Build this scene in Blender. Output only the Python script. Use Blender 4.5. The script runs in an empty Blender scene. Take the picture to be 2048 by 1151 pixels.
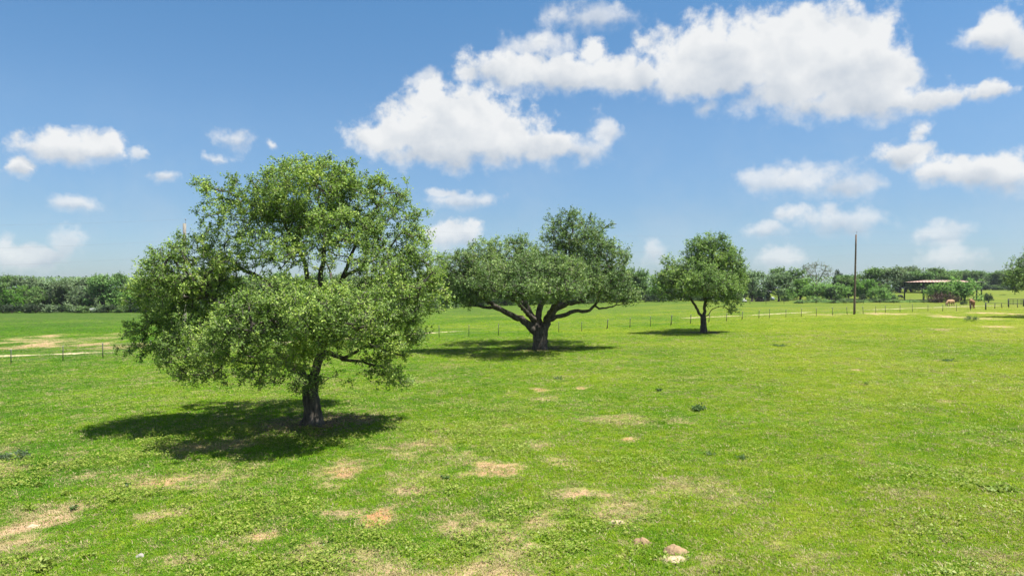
import bpy, math, random
import numpy as np

random.seed(7)
RNG = np.random.default_rng(11)
C = bpy.context.scene.collection
SC = bpy.context.scene
F = 1365.0            # focal length in pixels of the 2048-wide photograph
CAMZ = 5.0
CX, CY = 1024.0, 575.5

# ------------------------------------------------------------------ camera
cam_d = bpy.data.cameras.new('camera')
cam_d.sensor_width = 36.0
cam_d.lens = F / 2048 * 36.0
cam_d.clip_start = 0.1
cam_d.clip_end = 9000
cam = bpy.data.objects.new('camera', cam_d)
C.objects.link(cam)
cam.location = (0, 0, CAMZ)
cam.rotation_euler = (math.pi / 2, 0, 0)
SC.camera = cam

# ------------------------------------------------------------------ sun and exposure
SUN_VEC = np.array([0.40, -0.13, 1.0])
SUN_EL = math.atan2(SUN_VEC[2], math.hypot(SUN_VEC[0], SUN_VEC[1]))
SUN_AZ = math.atan2(SUN_VEC[0], SUN_VEC[1])
sun_d = bpy.data.lights.new('sun', 'SUN')
sun_d.energy = 5.0
sun_d.angle = math.radians(0.53)
sun_d.color = (1.0, 0.955, 0.88)
sun = bpy.data.objects.new('sun', sun_d)
C.objects.link(sun)
sun.location = (40, -12, 100)
sun.rotation_euler = (math.pi / 2 - SUN_EL, 0, math.atan2(SUN_VEC[0], -SUN_VEC[1]))
SC.view_settings.view_transform = 'Standard'
SC.view_settings.look = 'None'
SC.view_settings.gamma = 1.0
SC.view_settings.use_curve_mapping = False
SC.view_settings.exposure = 1.25
SC.cycles.max_bounces = 6
SC.cycles.diffuse_bounces = 3
SC.cycles.glossy_bounces = 2
SC.cycles.transmission_bounces = 3
SC.cycles.use_denoising = True

# ------------------------------------------------------------------ node helper
class NT:
    def __init__(s, tree):
        s.t = tree
    def n(s, typ, **kw):
        nd = s.t.nodes.new(typ)
        for k, v in kw.items():
            setattr(nd, k, v)
        return nd
    def l(s, a, b):
        s.t.links.new(a, b)
    def put(s, sock, v):
        if hasattr(v, 'is_output'):
            s.t.links.new(v, sock)
        elif v is not None:
            sock.default_value = v
    def math(s, op, a, b=None, c=None, clamp=False):
        nd = s.n('ShaderNodeMath', operation=op, use_clamp=clamp)
        s.put(nd.inputs[0], a)
        if b is not None: s.put(nd.inputs[1], b)
        if c is not None: s.put(nd.inputs[2], c)
        return nd.outputs[0]
    def vmath(s, op, a, b=None, c=None):
        nd = s.n('ShaderNodeVectorMath', operation=op)
        s.put(nd.inputs[0], a)
        if b is not None: s.put(nd.inputs[1], b)
        if c is not None: s.put(nd.inputs[2], c)
        return nd.outputs['Value'] if op in ('LENGTH', 'DOT_PRODUCT', 'DISTANCE') else nd.outputs[0]
    def noise(s, vec, scale, detail=4, rough=0.5, dist=0.0, lac=2.0):
        nd = s.n('ShaderNodeTexNoise')
        s.put(nd.inputs['Vector'], vec)
        nd.inputs['Scale'].default_value = scale
        nd.inputs['Detail'].default_value = detail
        nd.inputs['Roughness'].default_value = rough
        nd.inputs['Distortion'].default_value = dist
        nd.inputs['Lacunarity'].default_value = lac
        return nd.outputs[0]
    def ramp(s, fac, stops):
        nd = s.n('ShaderNodeValToRGB')
        cr = nd.color_ramp
        while len(cr.elements) < len(stops):
            cr.elements.new(0.5)
        for e, (p, c) in zip(cr.elements, stops):
            e.position = p
            e.color = tuple(c) + (1,) if len(c) == 3 else c
        s.put(nd.inputs[0], fac)
        return nd.outputs[0]
    def mix(s, fac, a, b, blend='MIX'):
        nd = s.n('ShaderNodeMix', data_type='RGBA', blend_type=blend)
        s.put(nd.inputs[0], fac)
        for sock, v in ((nd.inputs[6], a), (nd.inputs[7], b)):
            if isinstance(v, (tuple, list)) and len(v) == 3: v = tuple(v) + (1,)
            s.put(sock, v)
        return nd.outputs[2]
    def smooth(s, x, lo, hi):
        nd = s.n('ShaderNodeMapRange', interpolation_type='SMOOTHSTEP')
        s.put(nd.inputs[0], x)
        nd.inputs[1].default_value = lo
        nd.inputs[2].default_value = hi
        return nd.outputs[0]

# ------------------------------------------------------------------ sky
world = bpy.data.worlds.new('World')
SC.world = world
world.use_nodes = True
wt = world.node_tree
wt.nodes.clear()
W = NT(wt)
SKY_STRENGTH = 0.085

# cumulus clouds as ellipses in (azimuth, elevation): px, py, rx, ry, faintness
CLOUDS = [
    (850, 262, 125, 62, 0), (965, 262, 140, 68, 0), (1085, 295, 95, 42, 0), (760, 280, 72, 34, .05), (868, 205, 62, 52, 0),
    (850, 168, 34, 30, .15), (1160, 300, 60, 26, .15), (1205, 262, 30, 38, .28), (870, 312, 130, 34, .05),
    (960, 300, 205, 40, .02), (920, 225, 60, 60, 0), (1600, 165, 190, 66, .02), (1420, 165, 170, 38, .02), (1755, 215, 120, 38, .08),
    (1010, 140, 95, 44, 0), (1120, 150, 110, 46, 0), (1240, 150, 110, 42, 0), (1390, 112, 110, 76, 0), (1500, 108, 120, 82, 0),
    (1610, 90, 150, 86, 0), (1700, 122, 112, 86, 0), (1770, 158, 78, 58, 0), (1850, 206, 85, 30, .12), (1690, 205, 170, 44, .05),
    (1080, 92, 70, 32, .2), (1180, 36, 100, 34, .3), (1185, 108, 40, 40, 0), (1420, 215, 26, 24, .35),
    (1995, 62, 78, 50, 0), (2050, 95, 55, 42, 0), (1982, 183, 56, 24, .1),
    (1805, 312, 62, 34, .05), (1900, 342, 85, 36, 0), (1995, 345, 90, 48, 0), (1838, 262, 22, 30, .35),
    (1610, 358, 110, 38, .18), (1510, 360, 45, 26, .2), (1695, 375, 65, 26, .25),
    (1530, 456, 46, 19, .15), (1685, 445, 100, 32, .2), (1585, 428, 45, 20, .3),
    (1885, 472, 52, 26, .2), (1890, 520, 75, 30, .22), (1560, 516, 50, 24, .22),
    (130, 300, 112, 36, .02), (200, 300, 62, 36, .02), (44, 338, 36, 22, .12), (268, 303, 24, 12, .3),
    (462, 282, 46, 26, .28), (425, 316, 40, 14, .35), (142, 402, 48, 20, .18),
    (62, 512, 92, 30, .12), (128, 490, 40, 38, .15), (8, 492, 24, 26, .2),
    (935, 402, 66, 17, .18), (888, 386, 30, 10, .25), (905, 468, 66, 36, .1), (1318, 505, 26, 30, .38), (330, 352, 40, 16, .42), (540, 286, 18, 12, .35),
]
def azel(px, py):
    dx = (px - CX) / F
    dz = (CY - py) / F
    return math.atan(dx), math.atan2(dz, math.hypot(1, dx))

def build_world():
    tc = W.n('ShaderNodeTexCoord')
    d = tc.outputs['Generated']
    sep = W.n('ShaderNodeSeparateXYZ')
    W.l(d, sep.inputs[0])
    az = W.math('ARCTAN2', sep.outputs[0], sep.outputs[1])
    el = W.math('ARCSINE', sep.outputs[2])
    cmb = W.n('ShaderNodeCombineXYZ')
    W.l(az, cmb.inputs[0]); W.l(el, cmb.inputs[1])
    p = cmb.outputs[0]
    # warp the coordinates so that outlines are billowy
    wn = W.n('ShaderNodeTexNoise')
    W.l(d, wn.inputs['Vector'])
    wn.inputs['Scale'].default_value = 20
    wn.inputs['Detail'].default_value = 6
    wn.inputs['Roughness'].default_value = 0.6
    warp = W.vmath('MULTIPLY_ADD', W.vmath('SUBTRACT', wn.outputs['Color'], (.5, .5, .5)), (0.050, 0.034, 0), p)
    fine = W.noise(d, 34, 9, 0.57)
    big = W.noise(d, 5, 3, 0.5)

    # distance to the cloud bodies, solid and faint, and the height within each body
    acc = {False: None, True: None}
    accv = (0, 0, 0); accw = 1e-4
    for (px, py, rx, ry, faint) in CLOUDS:
        a, e = azel(px, py)
        ra = abs(azel(px + rx, py)[0] - azel(px - rx, py)[0]) / 2
        re = abs(azel(px, py + ry)[1] - azel(px, py - ry)[1]) / 2
        v = W.vmath('MULTIPLY_ADD', warp, (1 / ra, 1 / re, 0), (-a / ra, -e / re, 0))
        ln = W.vmath('LENGTH', v)
        wgt = W.math('MULTIPLY', W.math('MAXIMUM', W.math('SUBTRACT', 1.35, ln), 0.0), rx * ry / 9000.0)
        sc_ = W.n('ShaderNodeVectorMath', operation='SCALE')
        W.l(v, sc_.inputs[0]); W.l(wgt, sc_.inputs['Scale'])
        accv = W.vmath('ADD', sc_.outputs[0], accv)
        accw = W.math('ADD', accw, wgt)
        if faint: ln = W.math('ADD', ln, faint * 0.45)
        key = faint > 0.13
        acc[key] = ln if acc[key] is None else W.math('SMOOTH_MIN', acc[key], ln, 0.25)
    sv = W.n('ShaderNodeSeparateXYZ'); W.l(accv, sv.inputs[0])
    height = W.math('DIVIDE', sv.outputs[1], accw)
    # the rest of the sky carries the same kind of cloud
    outside = W.smooth(W.math('ABSOLUTE', az), 0.70, 0.95)
    above = W.smooth(el, 0.44, 0.56)
    outm = W.math('MAXIMUM', outside, above)
    gen = W.math('MULTIPLY_ADD', big, -6.0, 4.2)
    def blend(f):
        mixn = W.n('ShaderNodeMix', data_type='FLOAT')
        W.put(mixn.inputs[0], outm); W.put(mixn.inputs[2], f); W.put(mixn.inputs[3], gen)
        return mixn.outputs[0]
    fs = blend(acc[False]); ff = acc[True]
    f0 = W.math('MINIMUM', fs, ff)
    ero = W.math('MULTIPLY', W.math('SUBTRACT', fine, 0.5), 1.9)
    # bases are softer than tops
    soft = W.math('MULTIPLY', height, -0.9, clamp=True)
    def coverage(f, width, opac, er):
        dn = W.math('ADD', W.math('SUBTRACT', 1.20, f), W.math('MULTIPLY', ero, er))
        q = W.math('DIVIDE', dn, W.math('MULTIPLY_ADD', soft, 0.7, width))
        return W.math('MULTIPLY', W.smooth(q, 0.0, 1.0), opac)
    wisp = W.noise(d, 12, 7, 0.62)
    cover = W.math('MAXIMUM', coverage(fs, 0.60, 0.97, 1.0), W.math('MULTIPLY', coverage(W.math('SUBTRACT', ff, 0.16), 0.95, 1.0, 1.2), W.math('MULTIPLY_ADD', wisp, 0.9, 0.33, clamp=True)))
    # depth of cloud towards the sun -> grey bases
    core = W.math('SUBTRACT', 1.0, f0)
    puff = W.noise(d, 19, 4, 0.5)
    lit = W.noise(W.vmath('ADD', d, (0.006, 0.0, 0.018)), 19, 4, 0.5)
    relief = W.math('MULTIPLY', W.math('SUBTRACT', lit, puff), 1.7)
    low_side = W.smooth(W.math('ADD', height, W.math('MULTIPLY', W.math('SUBTRACT', puff, 0.5), -0.9)), 0.40, -0.62)
    shade = W.math('MULTIPLY', low_side, W.math('MULTIPLY_ADD', W.smooth(core, -0.1, 0.45), 0.45, 0.25))
    shade = W.math('ADD', shade, W.math('MULTIPLY_ADD', W.math('SUBTRACT', puff, 0.5), 0.5, relief), clamp=True)
    k = 0.405 / SKY_STRENGTH
    col = W.mix(shade, (0.93 * k, 0.94 * k, 0.945 * k), (0.50 * k, 0.575 * k, 0.67 * k))
    # thin veil low in the sky
    sky = W.n('ShaderNodeTexSky', sky_type='NISHITA', sun_disc=False, sun_elevation=SUN_EL, sun_rotation=SUN_AZ,
              altitude=100, air_density=1.0, dust_density=0.6, ozone_density=1.6)
    hs = W.n('ShaderNodeHueSaturation')
    hs.inputs['Saturation'].default_value = 1.08
    hs.inputs['Value'].default_value = 1.0
    W.l(sky.outputs[0], hs.inputs['Color'])
    low = W.math('SUBTRACT', 1.0, W.smooth(el, 0.0, 0.30))
    tintc = W.ramp(el, [(0.0, (0.40, 0.50, 0.68)), (0.04, (0.42, 0.51, 0.66)), (0.10, (0.44, 0.52, 0.62)), (0.22, (0.53, 0.63, 0.69)), (0.40, (0.48, 0.68, 0.75)), (1.0, (0.46, 0.66, 0.76))])
    graded = W.mix(1.0, hs.outputs[0], tintc, 'MULTIPLY')
    hazy = W.math('MULTIPLY', low, W.math('MULTIPLY_ADD', W.smooth(W.noise(d, 7, 6, 0.62), 0.40, 0.72), 0.34, 0.0))
    base = W.mix(hazy, graded, (0.56 * k, 0.68 * k, 0.80 * k))
    far = W.math('MULTIPLY', cover, W.math('MULTIPLY_ADD', W.smooth(el, 0.0, 0.16), 0.3, 0.7))
    out = W.mix(far, base, col)
    bg = W.n('ShaderNodeBackground')
    W.l(out, bg.inputs[0])
    bg.inputs[1].default_value = SKY_STRENGTH
    wo = W.n('ShaderNodeOutputWorld')
    W.l(bg.outputs[0], wo.inputs[0])
build_world()

# ------------------------------------------------------------------ numpy noise and terrain
def _hash(ix, iy, seed):
    h = (ix.astype(np.int64) * 374761393 + iy.astype(np.int64) * 668265263 + seed * 974711) & 0x7fffffff
    h = ((h ^ (h >> 13)) * 1274126177) & 0x7fffffff
    h = h ^ (h >> 16)
    return (h & 0xffff) / 65535.0
def vnoise(x, y, seed=0):
    x = np.asarray(x, float); y = np.asarray(y, float)
    ix = np.floor(x); iy = np.floor(y)
    fx = x - ix; fy = y - iy
    fx = fx * fx * (3 - 2 * fx); fy = fy * fy * (3 - 2 * fy)
    a = _hash(ix, iy, seed); b = _hash(ix + 1, iy, seed); c = _hash(ix, iy + 1, seed); d = _hash(ix + 1, iy + 1, seed)
    return (a * (1 - fx) + b * fx) * (1 - fy) + (c * (1 - fx) + d * fx) * fy
def fbm(x, y, octaves=4, seed=0):
    t = 0; w = 0.5; n = 0
    for o in range(octaves):
        t = t + w * vnoise(x * 2 ** o, y * 2 ** o, seed + o * 17); n += w; w *= 0.5
    return t / n
def sstep(x, lo, hi):
    t = np.clip((x - lo) / (hi - lo), 0, 1)
    return t * t * (3 - 2 * t)
def terrain(x, y):
    x = np.asarray(x, float); y = np.asarray(y, float)
    r = np.hypot(x, y)
    z = 1.4 * np.tanh(x / 70)
    z = z + 2.3 * sstep(r, 215, 420) * sstep(x, 30, 130)
    z = z + 0.22 * (fbm(x / 28, y / 28, 2, 3) - 0.5) * sstep(r, 4, 20)
    z = z + 0.07 * (fbm(x / 2.6, y / 2.6, 2, 9) - 0.5) * (1 - sstep(r, 60, 120))
    z = z + 6.0 * sstep(r, 450, 900) * sstep(-x, -400, 100)
    return z
def tz(x, y):
    return float(terrain(x, y))
def ground(px, py):
    """The point of the ground seen at pixel (px, py) of the photograph."""
    u = (px - CX) / F; v = (CY - py) / F
    D = np.geomspace(6, 1500, 1500)
    h = CAMZ + v * D - terrain(u * D, D)
    i = np.argmax(h < 0) if (h < 0).any() else len(D) - 1
    a, b = D[max(i - 1, 0)], D[i]
    for _ in range(30):
        m = (a + b) / 2
        if CAMZ + v * m - tz(u * m, m) < 0: b = m
        else: a = m
    m = (a + b) / 2
    return np.array([u * m, m, tz(u * m, m)])
def at(px, py, D):
    return np.array([(px - CX) / F * D, D, CAMZ + (CY - py) / F * D])

# ------------------------------------------------------------------ mesh helpers
def mesh_np(name, verts, faces, smooth=False):
    """faces: an (n,k) array or a list of such arrays."""
    me = bpy.data.meshes.new(name)
    verts = np.asarray(verts, np.float32)
    if isinstance(faces, np.ndarray): faces = [faces]
    faces = [np.asarray(f, np.int32) for f in faces if len(f)]
    me.vertices.add(len(verts))
    me.vertices.foreach_set('co', verts.ravel())
    loops = np.concatenate([f.ravel() for f in faces])
    sizes = np.concatenate([np.full(len(f), f.shape[1], np.int32) for f in faces])
    starts = np.concatenate([[0], np.cumsum(sizes)[:-1]]).astype(np.int32)
    me.loops.add(len(loops))
    me.loops.foreach_set('vertex_index', loops)
    me.polygons.add(len(sizes))
    me.polygons.foreach_set('loop_start', starts)
    me.polygons.foreach_set('loop_total', sizes)
    if smooth:
        me.polygons.foreach_set('use_smooth', np.ones(len(sizes), bool))
    me.update(calc_edges=True)
    return me
class MB:
    """Collects shapes into one mesh."""
    def __init__(s):
        s.v = []; s.f3 = []; s.f4 = []; s.n = 0
    def add(s, v, f):
        v = np.asarray(v, float); f = np.asarray(f, int)
        s.v.append(v)
        (s.f3 if f.shape[1] == 3 else s.f4).append(f + s.n)
        s.n += len(v)
    def box(s, c, size, rotz=0, tilt=None):
        x, y, z = np.array(size) / 2
        v = np.array([(sx * x, sy * y, sz * z) for sx in (-1, 1) for sy in (-1, 1) for sz in (-1, 1)])
        if tilt is not None: v = v @ np.array(tilt).T
        ca, sa = math.cos(rotz), math.sin(rotz)
        v = v @ np.array([[ca, -sa, 0], [sa, ca, 0], [0, 0, 1]]).T + np.array(c)
        s.add(v, [(0, 1, 3, 2), (4, 6, 7, 5), (0, 4, 5, 1), (2, 3, 7, 6), (0, 2, 6, 4), (1, 5, 7, 3)])
    def tube(s, pts, rad, sides=6, wob=0.0, seed=0, cap=True):
        v, f = tube(pts, rad, sides, wob, seed)
        if cap:
            n = len(v); top = np.asarray(pts[-1], float); bot = np.asarray(pts[0], float)
            base = n - sides
            vv = np.vstack([v, top, bot])
            t1 = [(base + k, base + (k + 1) % sides, n) for k in range(sides)]
            t2 = [((k + 1) % sides, k, n + 1) for k in range(sides)]
            st = s.n
            s.v.append(vv); s.f4.append(f + st); s.f3.append(np.array(t1 + t2) + st); s.n += len(vv)
        else:
            s.add(v, f)
    def bar(s, a, b, r, sides=6):
        s.tube([a, b], [r, r], sides)
    def mesh(s, name, smooth=False):
        fs = []
        if s.f3: fs.append(np.concatenate(s.f3))
        if s.f4: fs.append(np.concatenate(s.f4))
        return mesh_np(name, np.concatenate(s.v), fs, smooth)
    def build(s, name, mat, parent=None, smooth=False):
        return link(name, s.mesh(name, smooth), mat, parent)
def tube(pts, rad, sides=6, wob=0.0, seed=0):
    pts = np.asarray(pts, float); rad = np.asarray(rad, float)
    n = len(pts)
    t = np.gradient(pts, axis=0) if n > 1 else np.array([[0, 0, 1.]])
    t /= np.linalg.norm(t, axis=1, keepdims=True) + 1e-9
    ref = np.array([0.31, 0.95, 0.05]) if abs(t[0][1]) < 0.9 else np.array([1., 0, 0])
    u = np.cross(t, ref); u /= np.linalg.norm(u, axis=1, keepdims=True) + 1e-9
    w = np.cross(t, u)
    a = np.arange(sides) * 2 * math.pi / sides
    rr = np.repeat(rad[:, None], sides, 1)
    if wob:
        k = np.arange(n)[:, None]
        rr = rr * (1 + wob * (2 * vnoise(np.cos(a)[None] * 1.7 + 5 + k * .35, np.sin(a)[None] * 1.7 + k * .35 + seed * 3.1, seed) - 1)
                   + wob * .6 * (2 * vnoise(np.cos(a)[None] * 4 + k * .9, np.sin(a)[None] * 4 + 9 + k * 1.1, seed + 3) - 1))
    v = pts[:, None] + rr[..., None] * (np.cos(a)[None, :, None] * u[:, None] + np.sin(a)[None, :, None] * w[:, None])
    i = np.arange(n - 1)[:, None] * sides; j = np.arange(sides)[None]; j2 = (j + 1) % sides
    f = np.stack([i + j, i + j2, i + sides + j2, i + sides + j], -1).reshape(-1, 4)
    return v.reshape(-1, 3), f
def link(name, me, mat=None, parent=None):
    o = bpy.data.objects.new(name, me)
    C.objects.link(o)
    if mat is not None and not me.materials: me.materials.append(mat)
    if parent is not None: o.parent = parent
    return o
def tag(o, label=None, cat=None, group=None, kind=None):
    if label: o['label'] = label
    if cat: o['category'] = cat
    if group: o['group'] = group
    if kind: o['kind'] = kind
    return o
def thing(name, label, cat, loc, rotz=0, group=None):
    o = bpy.data.objects.new(name, None)
    o.empty_display_size = 0.3
    C.objects.link(o)
    o.location = tuple(float(q) for q in loc)
    o.rotation_euler = (0, 0, rotz)
    return tag(o, label, cat, group)
def dup(root, loc, rotz=0, scale=(1, 1, 1), label=None, group=None):
    r = root.copy(); C.objects.link(r)
    r.location = tuple(float(q) for q in loc); r.rotation_euler = (0, 0, rotz); r.scale = scale
    if label: r['label'] = label
    if group: r['group'] = group
    for ch in list(root.children):
        c = ch.copy(); C.objects.link(c); c.parent = r
        for g in list(ch.children):
            d = g.copy(); C.objects.link(d); d.parent = c
    return r

# ------------------------------------------------------------------ materials
def new_mat(name):
    m = bpy.data.materials.new(name)
    m.use_nodes = True
    m.node_tree.nodes.clear()
    return m, NT(m.node_tree)
def out_surface(T, sh):
    o = T.n('ShaderNodeOutputMaterial')
    T.l(sh, o.inputs[0])
    return o
def principled(T, col, rough=0.8, spec=0.3, metal=0.0, normal=None):
    b = T.n('ShaderNodeBsdfPrincipled')
    if isinstance(col, (tuple, list)) and len(col) == 3: col = tuple(col) + (1,)
    T.put(b.inputs['Base Color'], col)
    T.put(b.inputs['Roughness'], rough)
    b.inputs['Specular IOR Level'].default_value = spec
    b.inputs['Metallic'].default_value = metal
    if normal is not None: T.l(normal, b.inputs['Normal'])
    return b.outputs[0]
def bump(T, h, strength=0.5, dist=0.02):
    b = T.n('ShaderNodeBump')
    b.inputs['Strength'].default_value = strength
    b.inputs['Distance'].default_value = dist
    T.l(h, b.inputs['Height'])
    return b.outputs[0]
def leaf_mat(name, dark, mid, light, trans=0.35, glint=None, scale=0.35, spec=0.35):
    m, T = new_mat(name)
    g = T.n('ShaderNodeNewGeometry')
    rnd = g.outputs['Random Per Island']
    tc = T.n('ShaderNodeTexCoord')
    cl = T.noise(tc.outputs['Object'], scale, 3, 0.6)
    fac = T.math('ADD', T.math('MULTIPLY', rnd, 0.50), T.math('MULTIPLY', T.math('SUBTRACT', cl, 0.30), 1.25), clamp=True)
    stops = [(0.08, dark), (0.5, mid), (0.88, light)]
    if glint: stops.append((1.0, glint))  # pale last stop: the shine of leaves painted into their colour
    col = T.ramp(fac, stops)
    oi = T.n('ShaderNodeObjectInfo')
    hs = T.n('ShaderNodeHueSaturation')
    T.put(hs.inputs['Value'], T.math('MULTIPLY_ADD', oi.outputs['Random'], 0.3, 0.85))
    T.put(hs.inputs['Hue'], T.math('MULTIPLY_ADD', oi.outputs['Random'], 0.016, 0.492))
    T.l(col, hs.inputs['Color'])
    col = hs.outputs[0]
    p = principled(T, col, 0.55, spec * 0.4)
    tr = T.n('ShaderNodeBsdfTranslucent')
    tcol = T.mix(1.0, col, (1.0, 1.12, 0.55), 'MULTIPLY')
    T.l(tcol, tr.inputs[0])
    mx = T.n('ShaderNodeMixShader')
    mx.inputs[0].default_value = trans
    T.l(p, mx.inputs[1]); T.l(tr.outputs[0], mx.inputs[2])
    out_surface(T, mx.outputs[0])
    return m
def bark_mat(name, a, b, scale=9.0):
    m, T = new_mat(name)
    tc = T.n('ShaderNodeTexCoord')
    mp = T.n('ShaderNodeMapping'); mp.inputs['Scale'].default_value = (1, 1, 0.25)
    T.l(tc.outputs['Object'], mp.inputs[0])
    n = T.noise(mp.outputs[0], scale, 6, 0.65)
    lich = T.noise(tc.outputs['Object'], 2.3, 5, 0.65)
    col = T.ramp(n, [(0.3, a), (0.7, b)])
    col = T.mix(T.math('MULTIPLY', T.smooth(lich, 0.55, 0.72), 0.55), col, (0.20, 0.20, 0.17))
    out_surface(T, principled(T, col, 0.92, 0.15, normal=bump(T, n, 0.9, 0.05)))
    return m
def plain_mat(name, a, b=None, rough=0.7, spec=0.3, metal=0.0, scale=6.0, bumpy=0.2):
    m, T = new_mat(name)
    tc = T.n('ShaderNodeTexCoord')
    n = T.noise(tc.outputs['Object'], scale, 5, 0.6)
    b = b or tuple(q * 0.75 for q in a)
    out_surface(T, principled(T, T.ramp(n, [(0.3, a), (0.7, b)]), rough, spec, metal, normal=bump(T, n, bumpy, 0.02)))
    return m

M = {}
M['oak_leaf'] = leaf_mat('oak_leaf', (0.0309, 0.0584, 0.0186), (0.1715, 0.2629, 0.0625), (0.3886, 0.4673, 0.1039), 0.34, (0.33, 0.32, 0.14), 0.55)
M['live_oak_leaf'] = leaf_mat('live_oak_leaf', (0.029, 0.0634, 0.0226), (0.1558, 0.2705, 0.0879), (0.3487, 0.4588, 0.1481), 0.28, (0.27, 0.27, 0.15), 0.40)
M['small_oak_leaf'] = leaf_mat('small_oak_leaf', (0.0303, 0.0639, 0.0198), (0.163, 0.2751, 0.0739), (0.3559, 0.4603, 0.1167), 0.3, (0.27, 0.27, 0.12), 0.45)
M['wood_leaf'] = leaf_mat('wood_leaf', (0.0365, 0.082, 0.0272), (0.104, 0.1956, 0.0569), (0.2431, 0.3658, 0.1047), 0.26, None, 0.25)
M['wood_leaf_bright'] = leaf_mat('wood_leaf_bright', (0.0403, 0.0973, 0.0184), (0.1128, 0.2357, 0.0375), (0.2391, 0.4151, 0.0646), 0.3, None, 0.25)
M['wood_leaf_grey'] = leaf_mat('wood_leaf_grey', (0.0528, 0.0905, 0.0469), (0.1336, 0.2026, 0.1013), (0.2826, 0.3673, 0.1892), 0.26, None, 0.25)
M['mesquite_leaf'] = leaf_mat('mesquite_leaf', (0.0709, 0.1519, 0.0377), (0.1721, 0.3037, 0.0797), (0.2835, 0.4354, 0.126), 0.34, None, 0.35)
M['dark_leaf'] = leaf_mat('dark_leaf', (0.0144, 0.0336, 0.0144), (0.0336, 0.066, 0.0264), (0.06, 0.102, 0.0384), 0.2, None, 0.3)
M['brush'] = leaf_mat('brush', (0.035, 0.022, 0.018), (0.075, 0.048, 0.036), (0.12, 0.085, 0.06), 0.1, None, 0.6, 0.1)
M['bark'] = bark_mat('bark', (0.020, 0.017, 0.014), (0.125, 0.108, 0.090))
M['bark_pale'] = bark_mat('bark_pale', (0.10, 0.09, 0.075), (0.26, 0.24, 0.20))
M['twig'] = plain_mat('twig', (0.30, 0.28, 0.245), (0.15, 0.135, 0.115), 0.95, 0.1)
M['pole_wood'] = bark_mat('pole_wood', (0.075, 0.052, 0.038), (0.19, 0.145, 0.11), 12)
M['pole_grey'] = bark_mat('pole_grey', (0.13, 0.12, 0.105), (0.27, 0.25, 0.22), 12)
M['post'] = plain_mat('post', (0.035, 0.045, 0.035), (0.06, 0.055, 0.042), 0.7)
M['post_tip'] = plain_mat('post_tip', (0.34, 0.34, 0.31), None, 0.6)
M['wire'] = plain_mat('wire', (0.16, 0.155, 0.145), None, 0.5, 0.4, 0.6)
M['cable'] = plain_mat('cable', (0.22, 0.23, 0.24), None, 0.6)
M['insulator'] = plain_mat('insulator', (0.18, 0.20, 0.22), None, 0.3, 0.5)
M['steel_dark'] = plain_mat('steel_dark', (0.022, 0.030, 0.026), (0.04, 0.042, 0.036), 0.6)
M['cow_brown'] = plain_mat('cow_brown', (0.14, 0.065, 0.032), (0.27, 0.15, 0.085), 0.85, 0.15, 0, 2.2)
M['cow_tan'] = plain_mat('cow_tan', (0.38, 0.26, 0.15), (0.25, 0.15, 0.085), 0.85, 0.15, 0, 2.2)
M['cow_black'] = plain_mat('cow_black', (0.012, 0.011, 0.010), (0.025, 0.022, 0.02), 0.7, 0.2, 0, 2.2)
M['horn'] = plain_mat('horn', (0.5, 0.46, 0.38), None, 0.5)
M['hoof'] = plain_mat('hoof', (0.03, 0.025, 0.02), None, 0.6)
M['white_paint'] = plain_mat('white_paint', (0.78, 0.78, 0.76), (0.66, 0.66, 0.64), 0.45, 0.4, 0, 3, 0.05)
M['white_metal'] = plain_mat('white_metal', (0.74, 0.75, 0.76), (0.6, 0.62, 0.64), 0.4, 0.4, 0.2, 3, 0.05)
M['dark_wall'] = plain_mat('dark_wall', (0.045, 0.05, 0.065), (0.03, 0.03, 0.04), 0.8)
M['glass_dark'] = plain_mat('glass_dark', (0.015, 0.018, 0.022), None, 0.1, 0.6)
M['tyre'] = plain_mat('tyre', (0.02, 0.02, 0.02), None, 0.85)
M['blue_grey'] = plain_mat('blue_grey', (0.16, 0.21, 0.25), (0.12, 0.15, 0.18), 0.5)
M['hay_dark'] = plain_mat('hay_dark', (0.03, 0.028, 0.022), (0.06, 0.055, 0.04), 0.95, 0.1)

def soil_mat(name, a, b, bs=0.6):
    m, T = new_mat(name)
    tc = T.n('ShaderNodeTexCoord')
    n = T.noise(tc.outputs['Object'], 9, 7, 0.7)
    sp = T.noise(tc.outputs['Object'], 55, 3, 0.7)
    col = T.ramp(n, [(0.3, a), (0.7, b)])
    col = T.mix(T.math('MULTIPLY', T.smooth(sp, 0.56, 0.66), 0.35), col, (0.13, 0.09, 0.055))
    out_surface(T, principled(T, col, 0.95, 0.1, normal=bump(T, sp, bs, 0.02)))
    return m
M['soil_brown'] = soil_mat('soil_brown', (0.22, 0.15, 0.085), (0.30, 0.215, 0.125))
M['soil_pale'] = soil_mat('soil_pale', (0.44, 0.355, 0.245), (0.35, 0.265, 0.17))
M['stone'] = soil_mat('stone', (0.30, 0.285, 0.26), (0.22, 0.20, 0.18), 0.4)

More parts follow.
